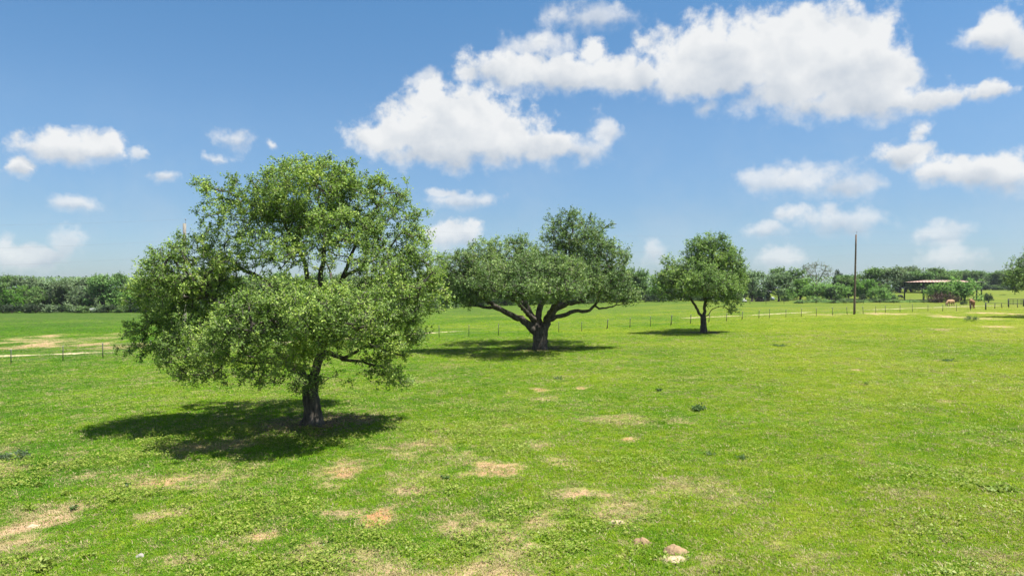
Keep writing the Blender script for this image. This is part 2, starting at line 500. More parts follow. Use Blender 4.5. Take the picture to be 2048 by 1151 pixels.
def tint(T, pos):
    """Large patches of greener and yellower pasture, shared by the soil sheet and the grass on it."""
    a = T.noise(pos, 0.075, 5, 0.6)
    b = T.noise(pos, 0.55, 4, 0.6)
    sep = T.n('ShaderNodeSeparateXYZ'); T.l(pos, sep.inputs[0])
    rx = T.math('DIVIDE', sep.outputs[0], T.math('MULTIPLY_ADD', sep.outputs[1], 1 / 60.0, 1.0))
    right = T.math('SUBTRACT', T.math('MULTIPLY', T.smooth(rx, -32.0, 42.0), 0.49), T.math('MULTIPLY', T.smooth(sep.outputs[1], 85.0, 190.0), 0.16))
    v = T.math('ADD', T.math('MULTIPLY', a, 0.85), T.math('MULTIPLY', b, 0.42))
    return T.math('ADD', T.math('SUBTRACT', v, 0.375), right, clamp=True)
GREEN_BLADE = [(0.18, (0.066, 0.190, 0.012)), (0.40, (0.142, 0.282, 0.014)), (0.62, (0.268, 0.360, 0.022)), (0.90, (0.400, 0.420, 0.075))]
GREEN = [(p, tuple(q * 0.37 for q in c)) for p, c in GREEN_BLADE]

def grass_mat():
    m, T = new_mat('pasture_grass')
    g = T.n('ShaderNodeNewGeometry')
    oi = T.n('ShaderNodeObjectInfo')
    t = tint(T, g.outputs['Position'])
    v = T.math('ADD', t, T.math('MULTIPLY', T.math('SUBTRACT', oi.outputs['Random'], 0.5), 0.30), clamp=True)
    v = T.math('ADD', v, T.math('MULTIPLY', T.math('SUBTRACT', g.outputs['Random Per Island'], 0.5), 0.22), clamp=True)
    col = T.ramp(v, GREEN_BLADE)
    p = principled(T, col, 0.7, 0.06)
    tr = T.n('ShaderNodeBsdfTranslucent')
    T.l(T.mix(1.0, col, (1.0, 1.1, 0.6), 'MULTIPLY'), tr.inputs[0])
    mx = T.n('ShaderNodeMixShader'); mx.inputs[0].default_value = 0.35
    T.l(p, mx.inputs[1]); T.l(tr.outputs[0], mx.inputs[2])
    out_surface(T, mx.outputs[0])
    return m
def weed_leaf_mat(name, stops, trans=0.3):
    m, T = new_mat(name)
    g = T.n('ShaderNodeNewGeometry'); oi = T.n('ShaderNodeObjectInfo')
    v = T.math('ADD', T.math('MULTIPLY', g.outputs['Random Per Island'], 0.6), T.math('MULTIPLY', oi.outputs['Random'], 0.4))
    col = T.ramp(v, stops)
    p = principled(T, col, 0.5, 0.3)
    tr = T.n('ShaderNodeBsdfTranslucent'); T.l(col, tr.inputs[0])
    mx = T.n('ShaderNodeMixShader'); mx.inputs[0].default_value = trans
    T.l(p, mx.inputs[1]); T.l(tr.outputs[0], mx.inputs[2])
    out_surface(T, mx.outputs[0])
    return m
M['grass'] = grass_mat()
M['weed'] = weed_leaf_mat('weed', [(0.1, (0.11, 0.20, 0.02)), (0.5, (0.20, 0.28, 0.035)), (0.95, (0.31, 0.34, 0.075))], 0.4)
M['dry_grass'] = weed_leaf_mat('dry_grass', [(0.1, (0.20, 0.17, 0.075)), (0.5, (0.31, 0.255, 0.12)), (0.95, (0.42, 0.35, 0.19))], 0.2)
M['dark_weed'] = weed_leaf_mat('dark_weed', [(0.1, (0.045, 0.095, 0.024)), (0.5, (0.08, 0.15, 0.036)), (0.95, (0.14, 0.21, 0.06))], 0.4)
M['grey_weed'] = weed_leaf_mat('grey_weed', [(0.1, (0.06, 0.095, 0.045)), (0.5, (0.10, 0.145, 0.07)), (0.95, (0.17, 0.20, 0.11))])

def ground_mat():
    m, T = new_mat('pasture_ground')
    g = T.n('ShaderNodeNewGeometry')
    pos = g.outputs['Position']
    t = tint(T, pos)
    fine = T.noise(pos, 2.2, 8, 0.72)
    grain = T.noise(pos, 16, 5, 0.7)
    v = T.math('ADD', t, T.math('MULTIPLY', T.math('SUBTRACT', fine, 0.5), 0.7), clamp=True)
    v = T.math('ADD', v, T.math('MULTIPLY', T.math('SUBTRACT', grain, 0.5), 0.35), clamp=True)
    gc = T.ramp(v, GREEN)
    thatch = T.noise(pos, 5.5, 6, 0.75)
    gc = T.mix(T.math('MULTIPLY', T.smooth(thatch, 0.46, 0.66), 0.45), gc, (0.235, 0.195, 0.085))
    at_ = T.n('ShaderNodeAttribute'); at_.attribute_name = 'bare'
    red = T.n('ShaderNodeAttribute'); red.attribute_name = 'red'
    bm = T.math('ADD', at_.outputs['Fac'], T.math('MULTIPLY', T.math('SUBTRACT', fine, 0.5), 1.5))
    bm = T.math('ADD', bm, T.math('MULTIPLY', T.math('SUBTRACT', grain, 0.5), 0.8))
    bm = T.smooth(bm, 0.22, 0.82)
    soil = T.ramp(T.noise(pos, 3.3, 6, 0.7), [(0.3, (0.25, 0.160, 0.088)), (0.5, (0.36, 0.245, 0.145)), (0.72, (0.48, 0.365, 0.24))])
    soil = T.mix(red.outputs['Fac'], soil, (0.38, 0.19, 0.085))
    soil = T.mix(T.smooth(at_.outputs['Fac'], 0.38, 0.72), (0.30, 0.25, 0.105), soil)
    soil = T.mix(T.math('MULTIPLY', T.smooth(grain, 0.55, 0.68), 0.4), soil, (0.20, 0.16, 0.06))
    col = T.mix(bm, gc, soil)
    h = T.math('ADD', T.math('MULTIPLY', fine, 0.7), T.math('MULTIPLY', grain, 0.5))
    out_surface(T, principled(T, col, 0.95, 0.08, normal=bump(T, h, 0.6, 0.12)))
    return m
M['ground'] = ground_mat()
def path_mat():
    m, T = new_mat('dirt_path')
    g = T.n('ShaderNodeNewGeometry'); pos = g.outputs['Position']
    n = T.noise(pos, 1.5, 6, 0.7)
    out_surface(T, principled(T, T.ramp(n, [(0.3, (0.28, 0.25, 0.11)), (0.48, (0.40, 0.33, 0.20)), (0.7, (0.52, 0.43, 0.29))]), 0.95, 0.1, normal=bump(T, n, 0.4, 0.05)))
    return m
M['path'] = path_mat()

# ------------------------------------------------------------------ bare soil patches (photo pixels: cx, cy, rx, ry, strength, redness)
BARE_PX = [
    (300, 965, 80, 18, .8, .35), (430, 972, 38, 12, .7, .2), (690, 948, 55, 26, .8, .5), (705, 925, 40, 10, .7, .2), (765, 1032, 28, 16, .95, .9),
    (670, 1026, 55, 10, .75, .1), (525, 1070, 45, 12, .95, .3), (350, 1112, 62, 16, .65, .1), (66, 1045, 62, 24, .85, 0), (26, 1088, 48, 28, .75, 0),
    (330, 1030, 48, 8, .65, 0), (985, 935, 62, 14, .75, .4), (1165, 985, 60, 17, .85, .15), (1095, 798, 40, 6, .6, .5), (1080, 779, 15, 4, .85, .5),
    (1165, 775, 16, 4, .85, .4), (1232, 838, 65, 9, .6, .3), (1260, 878, 18, 5, .95, .6), (1348, 842, 45, 7, .5, .3), (935, 1026, 28, 8, .7, .8),
    (1065, 890, 42, 7, .6, .1), (1395, 756, 30, 4, .5, .4), (690, 838, 85, 14, .6, .25), (575, 848, 55, 9, .55, .2), (1800, 985, 40, 12, .5, 0),
    (1785, 627, 58, 3.0, .72, 0), (1900, 633, 44, 3.4, .75, 0), (1990, 626, 38, 4.5, .85, 0), (1966, 637, 38, 2.6, .65, 0), (2022, 655, 26, 4, .85, .1),
    (1880, 658, 32, 3, .65, .2), (1530, 654, 13, 2, .7, .1), (1650, 629, 50, 1.8, .55, 0), (1878, 745, 9, 2.4, .95, 0), (1710, 739, 9, 2, .9, 0), (1890, 802, 14, 3, .7, 0),
    (95, 673, 75, 4, .75, .2), (55, 692, 85, 6, .85, .15), (205, 689, 85, 5, .85, .15), (235, 668, 50, 3, .6, .1), (90, 683, 100, 4, .7, .1), (30, 742, 40, 4, .35, .2),
    (480, 955, 30, 8, .5, .1), (160, 905, 30, 6, .5, 0), (840, 955, 40, 8, .5, .2), (600, 1110, 60, 12, .5, .1), (1420, 1125, 40, 9, .5, 0),
    (1255, 1085, 22, 6, .5, 0), (1340, 1120, 40, 9, .7, 0), (1150, 1130, 30, 6, .6, 0), (1640, 1115, 50, 10, .5, 0), (1970, 1110, 50, 12, .5, 0), (880, 1000, 40, 8, .45, .2), (1480, 995, 40, 8, .4, .1),
    (150, 679, 110, 7, .55, .1), (60, 681, 70, 9, .55, .1), (230, 694, 70, 5, .6, .1),
    (1200, 722, 100, 8, .30, .2), (1760, 700, 120, 7, .2, .2), (1600, 672, 90, 4, .3, .3),
]
BARE = []
for (px, py, rx, ry, s, red) in BARE_PX:
    c = ground(px, py)
    a, b = ground(px, py + ry), ground(px, max(py - ry, 584))
    BARE.append((c[0], c[1], rx * c[1] / F, abs(b[1] - a[1]) / 2, s, red))
def bare_mask(x, y):
    m = np.zeros_like(x); r = np.zeros_like(x)
    wob = (fbm(x / 0.9, y / 0.9, 5, 41) - 0.5) * 2.7
    wob2 = (fbm(x / 1.7, y / 2.6, 4, 43) - 0.5) * 3.0
    far = sstep(y, 40, 60)
    wob = wob * (1 - far) + wob2 * far
    for (cx, cy, rx, ry, s, red) in BARE:
        d = np.sqrt(((x - cx) / rx) ** 2 + ((y - cy) / ry) ** 2) + wob
        k = 0.92 * s * (1 - sstep(d, 0.2, 1.6))
        r = np.where(k > m, red * np.minimum(1, k * 1.3), r)
        m = np.maximum(m, k)
    dry = sstep(fbm(x / 1.3, y / 1.3, 5, 77), 0.42, 0.80) * 0.60 * (1 - 0.55 * sstep(y, 17, 30)) * (1 - sstep(y, 40, 90)) * (1.15 - 0.55 * sstep(x / y, 0.0, 0.4))
    m = np.maximum(m, dry)
    return m, r

# ------------------------------------------------------------------ ground sheet
def build_ground():
    n = 620
    k = 5.4
    u = np.linspace(-1, 1, n)
    s = np.sinh(k * u) / np.sinh(k)
    # finest where the camera looks at the ground from close by (about 20 m ahead)
    X, Y = np.meshgrid(s * 1500, s * 1500 + 20, indexing='ij')
    Z = terrain(X, Y)
    v = np.stack([X, Y, Z], -1).reshape(-1, 3)
    i, j = np.meshgrid(np.arange(n - 1), np.arange(n - 1), indexing='ij')
    a = (i * n + j).ravel()
    f = np.stack([a, a + n, a + n + 1, a + 1], -1)
    me = mesh_np('ground', v, f, True)
    m, r = bare_mask(X.ravel(), Y.ravel())
    for nm, arr in (('bare', m), ('red', r)):
        at_ = me.attributes.new(nm, 'FLOAT', 'POINT')
        at_.data.foreach_set('value', arr.astype(np.float32))
    o = link('ground', me, M['ground'])
    tag(o, kind='structure')
build_ground()

# thin summer haze over the whole pasture
def build_haze():
    m, T = new_mat('haze')
    v = T.n('ShaderNodeVolumePrincipled')
    v.inputs['Color'].default_value = (0.80, 0.90, 1.0, 1)
    v.inputs['Density'].default_value = HAZE
    v.inputs['Anisotropy'].default_value = 0.2
    o_ = T.n('ShaderNodeOutputMaterial'); T.l(v.outputs[0], o_.inputs['Volume'])
    mb = MB(); mb.box((0, 20, 12.5), (3200, 3200, 35))
    o = mb.build('haze', m)
    tag(o, kind='stuff')
HAZE = 0.00008
build_haze()

# dirt track beyond the fence
def build_path():
    pts = [(-60, 716), (0, 712), (100, 708.5), (200, 704.5), (290, 700.5), (420, 693), (560, 685), (700, 676.5), (830, 668), (940, 661), (1000, 657), (1060, 653.5), (1150, 646.5), (1240, 641.5),
           (1330, 637.5), (1400, 634.5), (1480, 631.5), (1560, 627), (1640, 623.2), (1720, 620), (1780, 618), (1840, 615.6), (1900, 613.6), (1950, 612), (2000, 611)]
    P = np.array([ground(*p)[:2] for p in pts])
    seg = np.linalg.norm(np.diff(P, axis=0), axis=1)
    t = np.concatenate([[0], np.cumsum(seg)])
    tt = np.arange(0, t[-1], 0.5)
    X = np.interp(tt, t, P[:, 0]); Y = np.interp(tt, t, P[:, 1])
    d = np.stack([np.gradient(X), np.gradient(Y)], -1); d /= np.linalg.norm(d, axis=1, keepdims=True)
    nrm = np.stack([-d[:, 1], d[:, 0]], -1)
    wl = 0.25 + 0.95 * (fbm(tt / 2.2, tt * 0, 3, 5)) ** 1.2
    wr = 0.25 + 0.95 * (fbm(tt / 2.6, tt * 0 + 7, 3, 6)) ** 1.2
    thin = sstep(fbm(tt / 9, tt * 0 + 3, 3, 8), 0.40, 0.54)
    wl = wl * thin; wr = wr * thin
    A = np.stack([X, Y], -1) + nrm * wl[:, None]; B = np.stack([X, Y], -1) - nrm * wr[:, None]
    mid = np.stack([X, Y], -1)
    V = []
    for q, dz in ((A, 0.02), (mid, 0.035), (B, 0.02)):
        V.append(np.column_stack([q, terrain(q[:, 0], q[:, 1]) + dz]))
    n = len(tt)
    v = np.concatenate(V)
    i = np.arange(n - 1)
    keep = (thin[:-1] > 0.02) | (thin[1:] > 0.02)
    i = i[keep]
    f = np.concatenate([np.stack([i + n, i + n + 1, i + 1, i], -1), np.stack([i + 2 * n, i + 2 * n + 1, i + n + 1, i + n], -1)])
    o = link('path', mesh_np('path', v, f, True), M['path'])
    tag(o, kind='structure')
build_path()

# ------------------------------------------------------------------ grass (geometry nodes scatter, one object)
def blade_tuft(seed, n, rad, h, w, lean=0.5):
    r = np.random.default_rng(seed)
    V = []; F3 = []; F4 = []; k = 0
    for _ in range(n):
        a = r.uniform(0, 2 * math.pi); rr = rad * math.sqrt(r.uniform())
        b = np.array([rr * math.cos(a), rr * math.sin(a), -0.01])
        da = a + r.normal(0, .9)
        hh = h * r.uniform(.55, 1.2); ln = hh * lean * r.uniform(.3, 1.5)
        dirv = np.array([math.cos(da), math.sin(da), 0])
        ta = r.uniform(0, 2 * math.pi)
        side = np.array([math.cos(ta), math.sin(ta), 0]) * w / 2 * r.uniform(.7, 1.3)
        p1 = b + dirv * ln * .35 + np.array([0, 0, hh * .6]); p2 = b + dirv * ln + np.array([0, 0, hh * (1 - .3 * min(1, ln / hh))])
        V += [b - side, b + side, p1 + side * .75, p1 - side * .75, p2]
        F4.append((k, k + 1, k + 2, k + 3)); F3.append((k + 3, k + 2, k + 4)); k += 5
    return np.array(V), np.array(F3), np.array(F4)
def leaf_tuft(seed, n, rad, size, up=0.35, hmax=0.08):
    r = np.random.default_rng(seed)
    V = []; F4 = []; k = 0
    for _ in range(n):
        a = r.uniform(0, 2 * math.pi); rr = rad * math.sqrt(r.uniform())
        b = np.array([rr * math.cos(a), rr * math.sin(a), r.uniform(0.01, hmax)])
        da = a + r.normal(0, .6)
        s = size * r.uniform(.6, 1.3)
        d = np.array([math.cos(da), math.sin(da), up * r.normal(.6, .6)])
        sd = np.array([-math.sin(da), math.cos(da), r.normal(0, .35)])
        V += [b, b + d * s * .5 + sd * s * .34 + np.array([0, 0, .012]), b + d * s, b + d * s * .5 - sd * s * .34 + np.array([0, 0, .012])]
        F4.append((k, k + 1, k + 2, k + 3)); k += 4
    return np.array(V), np.array(F4)

def scatter_object(name, srcs, P, rot, scl, idx, mat):
    """One 'stuff' object: points instanced with the source tufts by geometry nodes."""
    me = bpy.data.meshes.new(name)
    me.vertices.add(len(P)); me.vertices.foreach_set('co', P.astype(np.float32).ravel())
    a = me.attributes.new('rot', 'FLOAT_VECTOR', 'POINT'); a.data.foreach_set('vector', rot.astype(np.float32).ravel())
    a = me.attributes.new('scl', 'FLOAT_VECTOR', 'POINT'); a.data.foreach_set('vector', scl.astype(np.float32).ravel())
    a = me.attributes.new('idx', 'INT', 'POINT'); a.data.foreach_set('value', idx.astype(np.int32))
    me.update()
    o = link(name, me, mat)
    ng = bpy.data.node_groups.new(name + '_scatter', 'GeometryNodeTree')
    ng.interface.new_socket('Geometry', in_out='INPUT', socket_type='NodeSocketGeometry')
    ng.interface.new_socket('Geometry', in_out='OUTPUT', socket_type='NodeSocketGeometry')
    gi = ng.nodes.new('NodeGroupInput'); go = ng.nodes.new('NodeGroupOutput')
    iop = ng.nodes.new('GeometryNodeInstanceOnPoints')
    jn = ng.nodes.new('GeometryNodeJoinGeometry')
    for s in srcs:
        oi = ng.nodes.new('GeometryNodeObjectInfo'); oi.inputs['Object'].default_value = s
        oi.inputs['As Instance'].default_value = True
        ng.links.new(oi.outputs['Geometry'], jn.inputs[0])
    ng.links.new(gi.outputs[0], iop.inputs['Points'])
    ng.links.new(jn.outputs[0], iop.inputs['Instance'])
    iop.inputs['Pick Instance'].default_value = True
    def attr(nm, dt, sock):
        q = ng.nodes.new('GeometryNodeInputNamedAttribute'); q.data_type = dt; q.inputs[0].default_value = nm
        ng.links.new([s for s in q.outputs if s.enabled and s.name == 'Attribute'][0], sock)
    attr('idx', 'INT', iop.inputs['Instance Index'])
    attr('scl', 'FLOAT_VECTOR', iop.inputs['Scale'])
    e2r = ng.nodes.new('FunctionNodeEulerToRotation')
    attr('rot', 'FLOAT_VECTOR', e2r.inputs[0])
    ng.links.new(e2r.outputs[0], iop.inputs['Rotation'])
    ng.links.new(iop.outputs[0], go.inputs[0])
    md = o.modifiers.new('scatter', 'NODES'); md.node_group = ng
    return o

def sample_field(n, d0, d1, power, umax=0.98):
    """Random ground points in front of the camera; density falls with distance as D**-power."""
    q = RNG.uniform(size=n)
    e = 2 - power
    D = (d0 ** e + q * (d1 ** e - d0 ** e)) ** (1 / e)
    u = RNG.uniform(-umax, umax, n)
    return u * D, D

def build_grass():
    srcs = []
    for s in range(7):
        v, f3, f4 = blade_tuft(s + 1, 24, 0.13, 0.050, 0.010, 0.95)
        me = mesh_np('grass_tuft', v, [f3, f4]); me.materials.append(M['grass'])
        srcs.append(bpy.data.objects.new('grass_tuft', me))
    n = 235000
    x, y = sample_field(n, 8.0, 150, 1.55)
    b, _ = bare_mask(x, y)
    pat = fbm(x / 1.3, y / 1.3, 3, 21)
    keep = (RNG.uniform(size=n) > np.clip(0.92 * b, 0, .9)) & (RNG.uniform(size=n) > sstep(y, 75, 150))
    x, y, pat = x[keep], y[keep], pat[keep]
    P = np.column_stack([x, y, terrain(x, y)])
    m = len(x)
    s = (y / 11) ** 0.42 * RNG.uniform(.75, 1.25, m)
    hgt = np.minimum(s, 1.45) * (0.35 + 0.95 * pat) * (1 - .4 * sstep(b, .1, .5)[keep]) * (1 + 0.6 * (RNG.uniform(size=m) > .96))
    scl = np.column_stack([s, s, hgt])
    rot = np.column_stack([RNG.normal(0, .12, m), RNG.normal(0, .12, m), RNG.uniform(0, 6.28, m)])
    o = scatter_object('grass', srcs, P, rot, scl, RNG.integers(0, len(srcs), m), M['grass'])
    tag(o, 'short green pasture grass growing all over the field', 'grass', kind='stuff')
    # broadleaf weeds
    srcs = []
    for s in range(5):
        v, f4 = leaf_tuft(s + 31, 15, 0.17, 0.046, 0.3, 0.08)
        me = mesh_np('weed_tuft', v, f4); me.materials.append(M['weed'])
        srcs.append(bpy.data.objects.new('weed_tuft', me))
    n = 70000
    x, y = sample_field(n, 9.5, 60, 1.3)
    b, _ = bare_mask(x, y)
    dens = sstep(fbm(x / 1.9 + 50, y / 1.9, 5, 91), 0.44, 0.82)
    left = 0.35 + 0.65 * (1 - sstep(x / y, -0.15, 0.2)) * (1 - sstep(y, 19, 30)) 
    keep = RNG.uniform(size=n) < dens * left * np.clip(1.0 - .8 * b, 0, 1)
    x, y = x[keep], y[keep]; m = len(x)
    s = (y / 11) ** 0.3 * RNG.uniform(.6, 1.35, m)
    P = np.column_stack([x, y, terrain(x, y) + 0.01])
    rot = np.column_stack([RNG.normal(0, .1, m), RNG.normal(0, .1, m), RNG.uniform(0, 6.28, m)])
    o = scatter_object('weeds', srcs, P, rot, np.column_stack([s, s, s]), RNG.integers(0, len(srcs), m), M['weed'])
    tag(o, 'pale green broadleaf weeds spread through the short grass', 'weeds', kind='stuff')
    # dry stems
    srcs = []
    for s in range(4):
        v, f3, f4 = blade_tuft(s + 61, 16, 0.14, 0.045, 0.010, 1.6)
        me = mesh_np('dry_tuft', v, [f3, f4]); me.materials.append(M['dry_grass'])
        srcs.append(bpy.data.objects.new('dry_tuft', me))
    n = 128000
    x, y = sample_field(n, 9.5, 70, 1.4)
    b, _ = bare_mask(x, y)
    dens = 0.30 + 0.75 * sstep(b, .08, .5) + 0.45 * sstep(fbm(x / 2.2 + 9, y / 2.2, 5, 55), .50, .75)
    keep = RNG.uniform(size=n) < dens * (1 - .65 * sstep(b, .6, .9)) * .70
    x, y = x[keep], y[keep]; m = len(x)
    s = (y / 11) ** 0.3 * RNG.uniform(.6, 1.3, m)
    P = np.column_stack([x, y, terrain(x, y) + 0.005])
    rot = np.column_stack([RNG.normal(0, .1, m), RNG.normal(0, .1, m), RNG.uniform(0, 6.28, m)])
    o = scatter_object('dry_grass', srcs, P, rot, np.column_stack([s, s, s]), RNG.integers(0, len(srcs), m), M['dry_grass'])
    tag(o, 'straw coloured dry grass around the bare patches', 'grass', kind='stuff')
build_grass()

# ------------------------------------------------------------------ trees
def resample(pts, step):
    pts = np.asarray(pts, float)
    seg = np.linalg.norm(np.diff(pts, axis=0), axis=1)
    t = np.concatenate([[0], np.cumsum(seg)])
    n = max(2, int(t[-1] / step) + 1)
    tt = np.linspace(0, t[-1], n)
    # smooth a little: Catmull-like via averaging of linear interpolation
    q = np.stack([np.interp(tt, t, pts[:, k]) for k in range(pts.shape[1])], -1)
    for _ in range(2):
        if n > 4: q[1:-1] = 0.25 * q[:-2] + 0.5 * q[1:-1] + 0.25 * q[2:]
    return q
def leaf_quads(centers, size, rng, upbias=0.5, asp=0.55, fold=0.25, outward=None):
    n = len(centers)
    nrm = rng.normal(size=(n, 3)); nrm[:, 2] = np.abs(nrm[:, 2]) * 1.0 + upbias
    if outward is not None: nrm += outward * 0.6
    nrm /= np.linalg.norm(nrm, axis=1, keepdims=True)
    a = rng.normal(size=(n, 3)); a -= (a * nrm).sum(1, keepdims=True) * nrm
    a /= np.linalg.norm(a, axis=1, keepdims=True) + 1e-9
    b = np.cross(nrm, a)
    s = (size * rng.uniform(.65, 1.35, n))[:, None]
    v = np.stack([centers - a * s * .5, centers + b * s * asp * .5 - nrm * s * fold * .3, centers + a * s * .5 - nrm * s * .1,
                  centers - b * s * asp * .5 - nrm * s * fold * .3], 1).reshape(-1, 3)
    f = np.arange(4 * n).reshape(n, 4)
    return v, f

def grow_tree(seed, limbs, lobes, n_att, step=0.3, r_tip=0.008, expo=0.43, shell=0.35):
    """limbs: list of (points xyz, r0, r1), the first is the trunk; lobes: (centre, radii, weight).
    Returns nodes, parents, radii, limb id per node and the tips."""
    r = np.random.default_rng(seed)
    pos = []; par = []; rad = []; lid = []
    for li, (pts, r0, r1) in enumerate(limbs):
        q = resample(pts, step)
        if li > 0:
            P = np.array(pos)
            j = int(np.argmin(np.linalg.norm(P - q[0], axis=1)))
            q[0] = 0.6 * P[j] + 0.4 * q[0]
        n = len(q)
        jit = r.normal(0, 0.045 * step / 0.3, (n, 3)); jit[0] = 0
        if li == 0: jit *= 0.5
        q = q + jit
        prev = -1 if li == 0 else j
        for k in range(n):
            pos.append(q[k]); par.append(prev); lid.append(li)
            rad.append(r0 + (r1 - r0) * (k / (n - 1)) ** 0.85)
            prev = len(pos) - 1
    n_limb = len(pos)
    w = np.array([l[2] for l in lobes], float); w /= w.sum()
    which = r.choice(len(lobes), n_att, p=w)
    d = r.normal(size=(n_att, 3)); d /= np.linalg.norm(d, axis=1, keepdims=True)
    rr = (shell + (1 - shell) * r.uniform(size=n_att)) ** 0.6
    cen = np.array([l[0] for l in lobes])[which]; rads = np.array([l[1] for l in lobes])[which]
    rr = np.where(r.uniform(size=n_att) < 0.10, rr * r.uniform(1.08, 1.32, n_att), rr)
    A = cen + d * rr[:, None] * rads
    cap = n_limb + n_att * 40
    PP = np.zeros((cap, 3)); PP[:n_limb] = pos
    cnt = n_limb
    LP = np.array(pos)
    dist = np.min(np.linalg.norm(A[:, None] - LP[None], axis=2), axis=1) if n_att * n_limb < 4e6 else np.array([np.min(np.linalg.norm(LP - a, axis=1)) for a in A])
    order = np.argsort(dist)
    tips = []
    for ai in order:
        a = A[ai]
        dd = PP[:cnt] - a
        d2 = (dd * dd).sum(1)
        # prefer nodes lower than the target so that branches rise
        d2 = d2 * (1 + 0.5 * (dd[:, 2] > 0))
        j = int(np.argmin(d2))
        L = math.sqrt(((PP[j] - a) ** 2).sum())
        if L < 0.05: continue
        k = max(1, int(round(L / step)))
        s = (np.arange(1, k + 1) / k)[:, None]
        q = PP[j] + (a - PP[j]) * s
        q = q + (np.sin(s * math.pi) * r.normal(0, 0.07, 3) * L) + r.normal(0, 0.02, q.shape) * (s < 1)
        q[:, 2] += (np.sin(s[:, 0] * math.pi) * -0.04 * L)
        prev = j
        for m in range(k):
            PP[cnt] = q[m]; par.append(prev); lid.append(-1); rad.append(0); prev = cnt; cnt += 1
        tips.append(prev)
    PP = PP[:cnt]
    par = np.array(par); lid = np.array(lid); rad = np.array(rad)
    num = np.zeros(cnt)
    num[tips] = 1
    for k in range(cnt - 1, -1, -1):
        if par[k] >= 0: num[par[k]] += num[k]
    rr = r_tip * np.maximum(num, 1) ** expo
    rr = np.where(lid >= 0, rad, rr)
    # a branch is never thicker than what it grows from
    for k in range(n_limb, cnt):
        rr[k] = min(rr[k], rr[par[k]] * 0.92 + 0.001)
    return PP, par, rr, lid, np.array(tips), n_limb

def chains(par, lid, n_limb):
    kids = {}
    for k, p in enumerate(par):
        kids.setdefault(int(p), []).append(k)
    out = []
    for k in range(n_limb, len(par)):
        p = int(par[k])
        if p < n_limb or kids[p][0] != k:
            c = [p, k]
            cur = k
            while cur in kids:
                cur = kids[cur][0]
                c.append(cur)
            out.append(c)
    return out

def make_oak(name, label, group, base, limbs, lobes, n_att, leaf, leaves_per_tip, spread, leaf_m, seed, sides=14, twigs=4, r_tip=0.008, flare=0.35, bark='bark', cat='tree', step=0.3, shell=0.35, upbias=0.5):
    root = thing(name, label, cat, base, 0, group)
    base = np.asarray(base, float)
    PP, par, rr, lid, tips, n_limb = grow_tree(seed, limbs, lobes, n_att, step, r_tip, shell=shell)
    r = np.random.default_rng(seed + 5)
    PP = PP - base
    # trunk and main limbs, each its own part
    for li in range(len(limbs)):
        ids = np.where(lid == li)[0]
        pts = PP[ids]; rad = rr[ids].copy()
        if li > 0:
            p = par[ids[0]]
            pts = np.vstack([PP[p], pts]); rad = np.concatenate([[min(rr[p], rad[0] * 1.15)], rad])
        mb = MB()
        if li == 0:
            pts = np.vstack([pts[0] - np.array([0, 0, .25]), pts]); rad = np.concatenate([[rad[0]], rad])
            q = resample(np.column_stack([pts, rad]), 0.09); pts, rad = q[:, :3], q[:, 3]
            v, f = tube(pts, rad, 18, 0.10, seed)
            c = np.repeat(pts, 18, 0); off = v - c
            ang = np.tile(np.arange(18) * 2 * math.pi / 18, len(pts))
            h = np.maximum(c[:, 2], 0)
            fl = 1 + flare * np.exp(-h / 0.32) * (1 + 0.55 * np.sin(ang * 5 + seed)) + 0.07 * np.sin(ang * 9 + h * 2)
            v = c + off * fl[:, None]
            mb.add(v, f)
            mb.build('trunk', M[bark], root, True)
        else:
            mb.tube(pts, rad, 10, 0.12, seed + li)
            mb.build('limb', M[bark], root, True)
    # secondary branches
    mb = MB()
    for c in chains(par, lid, n_limb):
        pts = PP[c]; rad = rr[c].copy()
        rad[0] = min(rad[0], rad[1] * 1.1)
        R = rad.max()
        sd = 7 if R > .06 else (5 if R > .025 else 3)
        v, f = tube(pts, rad, sd)
        mb.add(v, f)
    # fine grey twigs at the ends
    T = PP[tips]
    tdir = T - PP[par[tips]]; tdir /= np.linalg.norm(tdir, axis=1, keepdims=True) + 1e-9
    tw_s = []; tw_e = []
    for k in range(twigs):
        dv = tdir * 0.6 + r.normal(0, .75, T.shape); dv[:, 2] += 0.12
        dv /= np.linalg.norm(dv, axis=1, keepdims=True)
        tw_s.append(T - tdir * spread * .35 * r.uniform(0, 1, (len(T), 1))); tw_e.append(T + dv * (spread * r.uniform(.6, 1.25, (len(T), 1))))
    S = np.concatenate(tw_s); E = np.concatenate(tw_e)
    tws = np.cross(E - S, r.normal(size=S.shape)); tws /= np.linalg.norm(tws, axis=1, keepdims=True) + 1e-9
    wr = r_tip * 0.62
    tws2 = np.cross(E - S, tws); tws2 /= np.linalg.norm(tws2, axis=1, keepdims=True) + 1e-9
    v = np.stack([S + tws * wr, S - tws * wr * .5 + tws2 * wr * .87, S - tws * wr * .5 - tws2 * wr * .87, E], 1).reshape(-1, 3)
    n = len(S); k = np.arange(n)[:, None] * 4
    f = np.concatenate([k + np.array([[0, 1, 3]]), k + np.array([[1, 2, 3]]), k + np.array([[2, 0, 3]])])
    o = mb.build('branches', M[bark], root)
    tag(o, kind='stuff')
    o = link('twigs', mesh_np('twigs', v, f), M['twig'], root)
    tag(o, kind='stuff')
    # leaves along the twigs
    per = max(1, int(leaves_per_tip / twigs))
    idx = np.repeat(np.arange(n), per)
    tt = r.uniform(0.15, 1.08, len(idx))[:, None]
    cpos = S[idx] + (E[idx] - S[idx]) * tt + r.normal(0, spread * .13, (len(idx), 3))
    # clumps: drop leaves where a coarse noise is low, for gaps
    v, f = leaf_quads(cpos, leaf, r, upbias)
    link('crown', mesh_np('crown', v, f), M[leaf_m], root)
    return root

